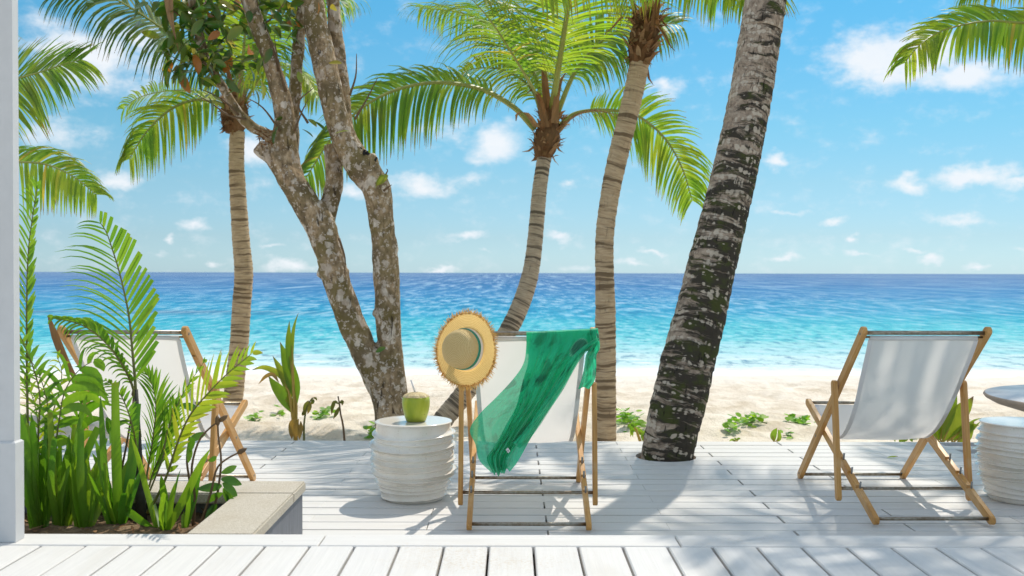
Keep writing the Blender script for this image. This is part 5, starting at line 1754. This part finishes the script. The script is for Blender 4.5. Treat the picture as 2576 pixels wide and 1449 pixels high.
def rnd_blades(n, bx, spread, ytop, ybot, seed, wpx=21):
    rg = random.Random(seed)
    out = []
    for k in range(n):
        f = (k + 0.5) / n * 2 - 1
        out.append((f * 16 + rg.uniform(-5, 5), bx + f * spread + rg.uniform(-14, 14), rg.uniform(ytop, ybot) + abs(f) * 40, rg.uniform(0.0, 0.22), wpx * rg.uniform(0.75, 1.25), rg.random() < 0.45))
    return out


clump('dark strap-leaved plant right beside the white plinth', 100, 3.84, rnd_blades(13, 96, 52, 1020, 1180, 1, 20) + [(-5, 62, 1060, 0.1, 30, True), (0, 52, 1040, .05, 26, False), (-4, 45, 1255, 0.3, 14, False)], 1)
clump('tall dense strap-leaved plant second from the white post', 152, 3.86, rnd_blades(15, 165, 62, 1010, 1170, 2, 18) + [(4, 222, 985, 0.05, 24, False), (6, 246, 1075, 0.05, 26, True)], 2)
clump('strap-leaved plant in the middle of the planter front', 212, 3.85, rnd_blades(13, 214, 52, 1060, 1190, 3, 17) + [(10, 262, 1130, 0.05, 22, True)], 3)
clump('strap-leaved plant with two tall upright blades and an arching one', 294, 3.84,
      [(-8, 253, 995, 0.0, 20, False), (2, 288, 962, 0.0, 26, True), (8, 300, 1090, 0.02, 22, False), (-3, 267, 1165, 0.0, 22, True), (14, 345, 1015, 0.0, 26, True), (10, 332, 1205, 0.0, 18, True), (5, 322, 1155, 0.0, 20, False),
       (16, 366, 1165, 0.0, 15, False), (-14, 232, 1140, 0.12, 20, False), (0, 285, 1230, 0, 20, True), (-6, 258, 1250, 0.05, 18, True), (12, 312, 1240, .03, 18, True), (-18, 222, 1190, .1, 18, False)], 4)
clump('bright strap-leaved plant at the right front of the planter', 408, 3.84,
      [(10, 528, 1130, 0.02, 22, False), (4, 455, 1180, 0.02, 20, False), (-8, 372, 1245, 0.02, 18, True), (-14, 238, 1098, -0.22, 22, False), (0, 415, 1240, 0.0, 20, True), (6, 424, 1290, 0.0, 12, True), (-10, 385, 1255, 0.02, 20, False), (14, 440, 1215, 0.02, 18, False), (4, 405, 1195, 0, 20, False), (-12, 330, 1098, -0.08, 14, False)], 5)
clump('small strap-leaved shoot near the soil edge by the coping', 465, 3.86, [(0, 505, 1175, 0.02, 18, True), (4, 575, 1290, -0.25, 12, False), (0, 478, 1225, 0, 16, False), (-3, 462, 1290, 0, 10, True)], 6)


def leafy_frond(parent, pts, leaf_r, leaf_l, n, wpx, d, m=M_fern, t0=0.3, r0=0.007, cut_r=False, seed=0, ang=0.8, droop_l=0.5, droop_r=0.0, name='frond', sub=True, up=Vector((0, -1, 0)), stem=M_stemgreen, lenf=None, bow=0.0):
    """frond facing the viewer: leaflets on its right and left, each its own piece"""
    rg = random.Random(seed)
    m_ = 90
    pp = spline(pts, m_)
    b = MB()
    b.tube(pp[::3], [r0 * (1 - 0.75 * i / 29) for i in range(30)], 7)
    fr_ = ob(name, b.mesh(name, stem, True), parent)
    fr_.location = -parent.location
    lenf = lenf or (lambda f: min(1, 0.35 + 1.3 * (f)) if f < 0.5 else 1 - 0.75 * (f - 0.5) / 0.5)
    for k in range(n):
        for s_ in (1, -1):
            f = (k + rg.uniform(-.2, .2) + (0.25 if s_ > 0 else 0)) / (n - 0.5)
            f = max(0.0, min(1.0, f))
            i = min(m_ - 2, int((t0 + (1 - t0) * f) * (m_ - 1)))
            p = pp[i]
            T = (pp[min(m_ - 1, i + 2)] - pp[max(0, i - 2)]).normalized()
            S = T.cross(up).normalized()
            if S.x < 0: S = -S
            L = (leaf_r if s_ > 0 else leaf_l) * lenf(f) * rg.uniform(0.9, 1.08)
            if L < 0.012: continue
            D = (S * s_ * math.sin(ang) + T * math.cos(ang) + up * rg.uniform(-.12, .18)).normalized()
            dr = droop_r if s_ > 0 else droop_l
            c = [p.copy()]
            dd = D.copy()
            for q in range(6):
                dd = (dd + Vector((S.x * s_ * bow * 0.1, 0, -dr * (0.05 + 0.09 * q)))).normalized()
                c.append(c[-1] + dd * L / 6)
            w_ = wpx * d / FPX * rg.uniform(0.85, 1.1) * (1.0 if s_ > 0 else 0.5)
            if cut_r and s_ > 0:
                prof = (0.35, 0.8, 1.0, 1.05, 1.05, 1.0, 0.9)
            else:
                prof = (0.4, 0.85, 1.0, 0.95, 0.75, 0.45, 0.06)
            wds, nds = [], []
            fc = (up + Vector((rg.uniform(-.3, .3), 0, rg.uniform(-.3, .3)))).normalized()
            for q in range(7):
                t_ = (c[min(6, q + 1)] - c[max(0, q - 1)]).normalized()
                wv = t_.cross(fc).normalized()
                wds.append(wv); nds.append(wv.cross(t_).normalized())
            lb = MB()
            lb.strip(c, [w_ * q for q in prof], wds, rg.uniform(0.1, 0.9), fold=0.22, ndirs=nds)
            lo = ob('leaflet', lb.mesh('leaflet', m, True), fr_)
    return fr_


DA = 3.98
ar = P(357, 1300, DA); ar.z = 0.21
areca = tag(empty('areca_palm', ar), 'young areca palm with the tall feathered frond in front of the left deck chair', 'palm')
b = MB(); b.tube([ar - Vector((0, 0, .03)), P(353, 1240, DA), P(350, 1150, DA), P(346, 1060, DA), P(342, 980, DA)], [0.022, 0.020, 0.013, 0.010, 0.008], 12)
local('stem', b, m_simple('dark_cane', (0.06, 0.058, 0.045), 0.7, 30, 0.2), areca, True)
leafy_frond(areca, [P(345, 1060, DA), P(340, 963, DA), P(333, 883, DA), P(325, 800, DA), P(312, 733, DA - .02), P(297, 673, DA - .04), P(282, 626, DA - .06), P(267, 583, DA - .08), P(246, 552, DA - .1)],
            0.185, 0.295, 24, 10.5, DA, M_fern, t0=0.20, cut_r=True, seed=1, ang=0.70, droop_l=0.55, droop_r=0.0,
            lenf=lambda f: 0.75 + 0.25 * math.sin(math.pi * min(1, f * 1.6)) if f < 0.6 else 1 - 0.72 * ((f - 0.6) / 0.4) ** 0.8)
leafy_frond(areca, [P(352, 1100, DA), P(340, 1000, DA), P(320, 940, DA - .05), P(280, 878, DA - .1), P(235, 835, DA - .12), P(190, 812, DA - .15), P(130, 800, DA - .2)],
            0.10, 0.12, 22, 11, DA, M_fern, t0=0.35, seed=2, ang=0.6, droop_l=1.2, droop_r=1.0)
leafy_frond(areca, [P(370, 1290, DA - .05), P(395, 1250, DA - .06), P(420, 1195, DA - .08), P(447, 1113, DA - .12), P(477, 1046, DA - .17), P(520, 993, DA - .22), P(570, 942, DA - .27), P(640, 884, DA - .32)],
            0.15, 0.21, 21, 13, DA, M_fern_y, t0=0.22, seed=3, ang=0.5, droop_l=0.25, droop_r=0.2, r0=0.006)
leafy_frond(areca, [P(360, 1250, DA + .1), P(372, 1180, DA + .1), P(385, 1100, DA + .1), P(392, 1020, DA + .1), P(380, 960, DA + .1), P(360, 930, DA + .1)],
            0.17, 0.17, 20, 9, DA, M_fern, t0=0.25, seed=4, ang=0.35, droop_l=0.5, droop_r=0.3, r0=0.005)
leafy_frond(areca, [P(352, 1180, DA), P(335, 1080, DA - .1), P(312, 1010, DA - .12), P(285, 970, DA - .15), P(262, 955, DA - .2)],
            0.07, 0.08, 16, 8, DA, M_fern, t0=0.35, seed=5, ang=0.8, droop_l=0.4, droop_r=0.3, r0=0.005)
leafy_frond(areca, [P(375, 1240, DA + .05), P(410, 1150, DA + .05), P(420, 1090, DA + .05), P(455, 1000, DA + .05), P(520, 900, DA + .02)],
            0.06, 0.09, 8, 10, DA, M_fern, t0=0.4, seed=6, ang=0.3, droop_l=0.1, droop_r=0.1, r0=0.004)
leafy_frond(areca, [P(366, 1260, DA + .12), P(385, 1190, DA + .12), P(410, 1130, DA + .12), P(428, 1060, DA + .12), P(440, 1010, DA + .12)],
            0.16, 0.18, 18, 10, DA, M_fern, t0=0.2, seed=7, ang=0.28, droop_l=0.3, droop_r=0.3, r0=0.005)

DB = 3.92
ar = P(72, 1290, DB); ar.z = 0.21
areca2 = tag(empty('areca_palm', ar), 'slender areca palm growing close behind the white post', 'palm')
leafy_frond(areca2, [ar, P(70, 1100, DB), P(68, 963, DB), P(67, 783, DB), P(71, 640, DB), P(82, 545, DB - .02), P(97, 455, DB - .05)],
            0.085, 0.20, 34, 11, DB, M_fern, t0=0.38, seed=11, ang=0.5, droop_l=0.7, droop_r=-0.1, r0=0.007)
leafy_frond(areca2, [ar + Vector((.04, 0, 0)), P(95, 1130, DB), P(100, 1000, DB), P(85, 930, DB - .02), P(62, 870, DB - .04), P(45, 830, DB - .06)],
            0.12, 0.12, 14, 12, DB, M_fern, t0=0.35, seed=12, ang=0.8, droop_l=0.3, droop_r=0.2, r0=0.006)
leafy_frond(areca2, [ar + Vector((.06, .03, 0)), P(120, 1150, DB), P(122, 1040, DB), P(105, 960, DB), P(80, 910, DB), P(55, 885, DB)],
            0.15, 0.12, 11, 8, DB, M_fern, t0=0.3, seed=13, ang=0.7, droop_l=0.8, droop_r=0.8, r0=0.005)
leafy_frond(areca2, [ar + Vector((.10, .05, 0)), P(140, 1150, DB), P(150, 1050, DB), P(165, 980, DB), P(200, 930, DB), P(240, 905, DB)],
            0.24, 0.20, 8, 24, DB, M_strap, t0=0.45, seed=14, ang=0.75, droop_l=1.2, droop_r=1.3, r0=0.006)
leafy_frond(areca2, [ar + Vector((.03, .08, 0)), P(110, 1160, DB + .1), P(130, 1050, DB + .1), P(150, 980, DB + .1), P(155, 930, DB + .1), P(140, 890, DB + .1)],
            0.13, 0.15, 9, 9, DB, M_fern_y, t0=0.3, seed=15, ang=0.6, droop_l=0.9, droop_r=0.9, r0=0.005)
leafy_frond(areca2, [ar + Vector((.03, .08, 0)), P(100, 1160, DB + .1), P(95, 1060, DB + .1), P(82, 1000, DB + .1), P(60, 950, DB + .1)],
            0.13, 0.15, 9, 9, DB, M_fern_y, t0=0.3, seed=16, ang=0.6, droop_l=0.9, droop_r=0.9, r0=0.005)
leafy_frond(areca2, [ar + Vector((.14, .08, 0)), P(190, 1130, DB + .1), P(200, 1040, DB + .1), P(215, 980, DB + .1), P(225, 930, DB + .1)],
            0.16, 0.20, 7, 24, DB, M_strap, t0=0.35, seed=17, ang=0.5, droop_l=1.0, droop_r=0.9, r0=0.005)
# dried brown spathe lying along the chair rail
b = MB()
pp = spline([P(122, 793, 4.3), P(136, 830, 4.3), P(160, 890, 4.3), P(190, 950, 4.3), P(225, 1000, 4.3)], 9)
b.strip(pp, [0.006, 0.022, 0.032, 0.034, 0.030, 0.026, 0.02, 0.014, 0.004], [Vector((0.9, 0.3, 0.2)).normalized()] * 9, 0.6, fold=0.7, ndirs=[Vector((0, -1, 0))] * 9)
o = ob('dry_spathe', b.mesh('dry_spathe', M_fibre, True), areca2); o.location = -areca2.location

# leafy stems
SLEAF = [oval_leaf_mesh('leaf', 0.085, 0.036, M_small, u, curl=cu) for u, cu in ((0.1, .3), (0.4, .5), (0.7, .1), (0.95, .4))]
rg = random.Random(33)
def leafy_stem(label, pts, d, leaves, m=M_stembrown):
    pts = [P(x, y, d) for x, y in pts]
    pts[0].z = soil_z(pts[0].x, pts[0].y) - 0.01
    t = tag(empty('twiggy_seedling', pts[0]), label, 'plant', 'thin leafy stems in the planter')
    b = MB()
    pp = spline(pts, 16)
    b.tube(pp, [0.0058 * (1 - 0.4 * i / 15) for i in range(16)], 7)
    local('stem', b, m, t, True)
    for (x, y, az_, tilt, s_) in leaves:
        o = ob('leaf', SLEAF[rg.randrange(4)], t)
        o.location = P(x, y, d - 0.01) - t.location
        o.rotation_euler = (rg.uniform(-.9, .9) + 0.9, tilt, az_)
        o.scale = (s_,) * 3
    # brown bud at the tip
    b = MB()
    e = pp[-1]; dr = (pp[-1] - pp[-3]).normalized()
    b.tube([e, e + dr * 0.012, e + dr * 0.028, e + dr * 0.040], [0.005, 0.011, 0.009, 0.002], 7)
    local('bud', b, M_stembrown, t, True)
    return t


DS = 3.92
leafy_stem('thin leafy stem by the coping with a cluster of oval leaves at its foot', [(505, 1315), (540, 1270), (553, 1200), (556, 1150), (550, 1105), (548, 1070)], DS,
           [(556, 1205, 0.3, 0.2, 1.0), (560, 1215, 0.0, 0.7, 0.9), (558, 1222, 2.9, 0.2, 1.0), (562, 1228, -0.2, 1.0, 1.1), (566, 1236, 0.1, 0.9, 1.25), (572, 1242, -0.1, 1.2, 1.2), (560, 1240, 3.0, 0.5, 0.9), (545, 1268, 3.1, 0.9, 0.8), (557, 1190, 0.5, -0.3, 0.8)])
leafy_stem('thin bare stem bending right in front of the deck chair prop', [(485, 1318), (490, 1250), (482, 1180), (500, 1110), (530, 1075), (552, 1060)], DS, [(545, 1150, 2.5, 0.4, 0.6), (481, 1100, 1.8, 0.6, 0.8)])
leafy_stem('thin brown-budded stem leaning right across the chair leg', [(500, 1322), (530, 1240), (545, 1180), (570, 1155), (598, 1140)], DS - .03, [])
leafy_stem('thin stem behind the areca palm with round leaves beside the canvas', [(310, 1290), (305, 1200), (318, 1120), (330, 1050), (336, 1000)], DS + .08, [(330, 1058, 3.2, 0.2, 1.1), (268, 1050, 1.2, 1.2, 1.0), (300, 1230, 3.0, 0.6, 1.0), (318, 1175, 0.2, 0.5, 1.0), (452, 1020, 0.2, 0.1, 1.0), (272, 1060, 0.8, 1.4, 1.1)])
leafy_stem('thin upright stem with a folded brown bud near the canvas edge', [(470, 1310), (478, 1230), (470, 1160), (475, 1110), (482, 1065)], DS + .05, [(474, 1110, 0.6, -0.4, 0.9), (473, 1120, -0.4, 1.3, 0.8)])

# ------------------------------------------------------------------ plants on the sand
def zq(x, y, d):
    return P(616 + x * 0.2603, 754.7 + y * 0.2603, d)


DSP = 8.35
spb = zq(495, 1350, DSP); spb.z = sand_z(spb.x, DSP) - 0.02
spr = tag(empty('coconut_sprout', spb), 'young coconut sprout with broad yellow-green leaves on the sand left of the forked tree', 'plant')


def sprout_leaf(parent, pts, hw, d, rnd, stalk=True, base=None, m=M_sprout, mp=zq):
    pp = spline([mp(x, y, d + 0.02 * i) for i, (x, y) in enumerate(pts)], 14)
    prof = [0.12, 0.35, 0.62, 0.82, 0.95, 1.0, 1.0, 0.95, 0.88, 0.78, 0.62, 0.42, 0.22, 0.02]
    w_ = 2 * hw * d / FPX
    wds, nds = [], []
    for i in range(14):
        t = (pp[min(13, i + 1)] - pp[max(0, i - 1)]).normalized()
        wv = t.cross(Vector((0.25, -1, 0.1)).normalized()).normalized()
        wds.append(wv); nds.append(wv.cross(t).normalized())
    b = MB()
    b.strip(pp, [w_ * q for q in prof], wds, rnd, fold=0.35, ndirs=nds)
    if base is not None:
        b.tube([base, base.lerp(pp[0], 0.5) + Vector((0, 0, 0.02)), pp[0], pp[5]], [0.016, 0.012, 0.009, 0.003], 6, mi=1)
    o = ob('leaf', b.mesh('leaf', [m, M_rachis_y], True), parent)
    o.location = -parent.location
    return o


M_rachis_y = m_simple('yellow_leaf_stalk', (0.46, 0.30, 0.05), 0.5, 15, 0.1)
for pts_, hw, rn in (([(500, 1010), (485, 880), (455, 760), (420, 640), (385, 530), (340, 405)], 17, 0.35), ([(462, 760), (440, 600), (425, 450), (424, 320), (430, 200)], 9.5, 0.2), ([(462, 640), (455, 480), (465, 320), (490, 200), (520, 120)], 5, 0.3),
                     ([(440, 950), (395, 800), (345, 680), (300, 595), (268, 540)], 10, 0.75), ([(425, 880), (360, 745), (270, 680), (170, 650), (65, 678)], 8, 0.8), ([(480, 1110), (420, 1000), (350, 900), (280, 810), (228, 735)], 16, 0.4),
                     ([(470, 1100), (430, 960), (440, 850), (420, 760)], 7, 0.9)):
    sprout_leaf(spr, pts_, hw, DSP, rn, base=spb)
for pts_, hw in (([(500, 1150), (460, 1180), (450, 1260), (455, 1350)], 8), ([(520, 1150), (500, 1200), (495, 1290), (490, 1355)], 7), ([(540, 1170), (540, 1230), (530, 1300), (525, 1355)], 6), ([(330, 800), (270, 720), (200, 740), (130, 815)], 5)):
    sprout_leaf(spr, pts_, hw, DSP - 0.1, 0.95, m=M_wilt)


def wilted(label, stem, leaves, d):
    base = zq(*stem[0], d); base.z = sand_z(base.x, d) - 0.02
    t = tag(empty('wilted_plant', base), label, 'plant', 'wilted seedlings on the sand')
    pts_ = [base] + [zq(x, y, d) for x, y in stem[1:]]
    b = MB(); b.tube(spline(pts_, 10), [0.011 - 0.0006 * i for i in range(10)], 6)
    local('stem', b, M_stemgreen if 'stalk' in label else M_stembrown, t, True)
    for pts2, hw in leaves:
        sprout_leaf(t, pts2, hw, d - 0.03, random.Random(pts2[0][0]).random() * 0.6, m=M_wilt)
    return t


wilted('drooping green seedling stalk beside the coconut sprout', [(572, 1360), (572, 1200), (590, 1080), (620, 990), (655, 945)],
       [([(655, 945), (685, 950), (697, 975)], 2.5), ([(640, 955), (655, 980), (645, 1010)], 5), ([(615, 970), (590, 1020), (565, 1100)], 6), ([(630, 980), (625, 1040), (605, 1105)], 5), ([(590, 1060), (565, 1100), (560, 1120)], 5)], 8.3)
wilted('thin wilted seedling with hanging leaves left of the forked tree', [(972, 1362), (950, 1220), (925, 1100), (915, 1010), (900, 930)],
       [([(912, 1010), (870, 985), (845, 1040), (838, 1110)], 5), ([(912, 1030), (890, 1080), (855, 1150)], 5), ([(915, 1000), (940, 980), (940, 1020)], 4)], 8.3)

# young coconut behind the right chair
DR = 8.1
def zr(x, y, d):
    return P((3500 + x * 0.483) * 0.6289, (1300 + y * 0.483) * 0.6289, d)
rb_ = P(2395, 1110, DR); rb_.z = sand_z(rb_.x, DR) - 0.02
rsp = tag(empty('coconut_sprout', rb_), 'young coconut sprout with big lime-yellow leaves behind the right deck chair', 'plant')
for pts_, hw, rn in (([(560, 970), (600, 860), (680, 740), (770, 650), (815, 590)], 26, 0.75), ([(540, 950), (560, 800), (610, 660), (650, 560), (690, 500)], 22, 0.6), ([(680, 980), (730, 920), (770, 860), (820, 800)], 18, 0.7),
                     ([(520, 960), (490, 880), (455, 830), (430, 800)], 16, 0.5), ([(600, 960), (680, 900), (770, 840), (860, 830)], 13, 0.6), ([(660, 960), (760, 900), (830, 840), (880, 790)], 5, 0.4), ([(640, 940), (740, 850), (820, 790), (890, 770)], 4, 0.4)):
    sprout_leaf(rsp, pts_, hw, DR, rn, base=rb_, mp=zr)
for pts_, hw in (([(240, 970), (255, 930), (245, 880)], 6), ([(200, 975), (225, 920), (215, 890)], 9), ([(310, 970), (285, 930), (260, 910)], 5), ([(165, 970), (160, 940), (165, 915)], 3)):
    sprout_leaf(rsp, pts_, hw, DR - .05, 0.3, mp=zr)


def creeper(label, cx, cy, wpx, hpx, n, seed):
    rg = random.Random(seed)
    # find the sand point under the pixel
    d = 8.0
    for _ in range(60):
        p = P(cx, cy, d)
        if p.z <= sand_z(p.x, d): break
        d += 0.12
    c = P(cx, cy, d)
    t = tag(empty('beach_creeper', (c.x, d, sand_z(c.x, d))), label, 'creeper', 'creepers on the sand')
    b = MB()
    sx_ = wpx * d / FPX / 2
    sy_ = max(0.12, hpx * d * d / (FPX * 1.5) / 2)
    vp = []
    for k in range(n):
        x = c.x + rg.gauss(0, 0.45) * sx_; y_ = d + rg.gauss(0, 0.45) * sy_
        z = sand_z(x, y_)
        h = rg.uniform(0.01, 0.07)
        q = Vector((x, y_, z + h))
        a = rg.uniform(0, 6.28)
        dr = Vector((math.cos(a), math.sin(a), rg.uniform(-.2, .6))).normalized()
        wv = dr.cross(Vector((rg.uniform(-.6, .6), rg.uniform(-.9, .1), 1))).normalized()
        L = rg.uniform(0.045, 0.075)
        b.strip([q, q + dr * L * .3, q + dr * L * .7, q + dr * L], [0.015, L * 0.85, L * 0.8, L * 0.15], [wv] * 4, rg.random())
        vp.append(Vector((x, y_, z + 0.008)))
    fo = local('foliage', b, M_creeper, t)
    b = MB()
    vp.sort(key=lambda q: q.x)
    if len(vp) > 3:
        b.tube(spline(vp[::max(1, len(vp) // 5)], 14), 0.004, 5)
        local('runner', b, M_stemgreen, t, True)
    return t


creeper('small green creeper patch right of the left deck chair', 640, 1062, 34, 10, 16, 1)
creeper('tiny creeper tuft on the sand left of the coconut sprout', 700, 1046, 16, 6, 8, 2)
creeper('creeper patch on the sand between the two wilted seedlings', 815, 1048, 56, 10, 34, 3)
creeper('creeper patch just right of the straight-footed palm base', 1572, 1056, 60, 18, 46, 4)
creeper('low creeper patch between the straight-footed palm and the mossy trunk', 1592, 1078, 60, 12, 22, 5)
creeper('long bright creeper strand on the open sand right of the mossy trunk', 1885, 1070, 90, 16, 56, 6)
creeper('yellowish creeper patch nearest the mossy trunk on open sand', 1838, 1082, 50, 20, 34, 7)
creeper('creeper patch on the sand beside the right deck chair front rail', 2010, 1068, 66, 16, 46, 8)
creeper('pair of creeper leaves at the deck edge before the right deck chair', 1985, 1100, 30, 10, 12, 9)
creeper('small creeper tuft at the deck edge under the right canvas', 2300, 1104, 34, 10, 14, 10)
creeper('creeper tuft at the deck edge peeping out left of the coconut stool', 932, 1098, 20, 30, 20, 11)


def shoot(label, base, leaves, d):
    rb2 = P(*base, d); rb2.z = sand_z(rb2.x, d) - 0.02
    t = tag(empty('leafy_shoot', rb2), label, 'plant', 'young shoots at the deck edge')
    for pts_, hw in leaves:
        sprout_leaf(t, pts_, hw, d, random.Random(pts_[0][0]).random() * 0.7, base=rb2, m=M_palm_y, mp=P)
    return t


shoot('leafy shoot with an upright folded leaf left of the mossy trunk', (1620, 1112), [([(1625, 1108), (1616, 1092), (1602, 1082), (1590, 1078), (1586, 1100)], 7), ([(1618, 1112), (1622, 1095), (1632, 1082)], 12), ([(1600, 1080), (1588, 1066), (1592, 1100)], 6)], 7.9)
shoot('small twisted leaf shoot at the deck edge left of the right deck chair', (1950, 1112), [([(1948, 1112), (1944, 1095), (1955, 1076)], 9), ([(1952, 1112), (1960, 1100), (1958, 1080)], 6)], 7.7)
shoot('short spiky shoot at the deck edge right of the mossy trunk', (1852, 1113), [([(1852, 1113), (1842, 1106), (1834, 1110)], 3), ([(1852, 1113), (1856, 1104), (1864, 1104)], 3), ([(1852, 1113), (1850, 1104), (1845, 1102)], 3)], 7.6)

# fallen leaf on the boards
lf = ob('fallen_leaf', oval_leaf_mesh('fallen_leaf', 0.075, 0.024, M_palm_y, 0.7, fold=0.4, curl=-0.1))
lp = P(2232, 1153, 6.5)
lf.location = (lp.x, 6.5, 0.006)
lf.rotation_euler = (0.2, 0, 0.15)
tag(lf, 'small yellow-green fallen leaf lying on the deck under the right chair', 'leaf')
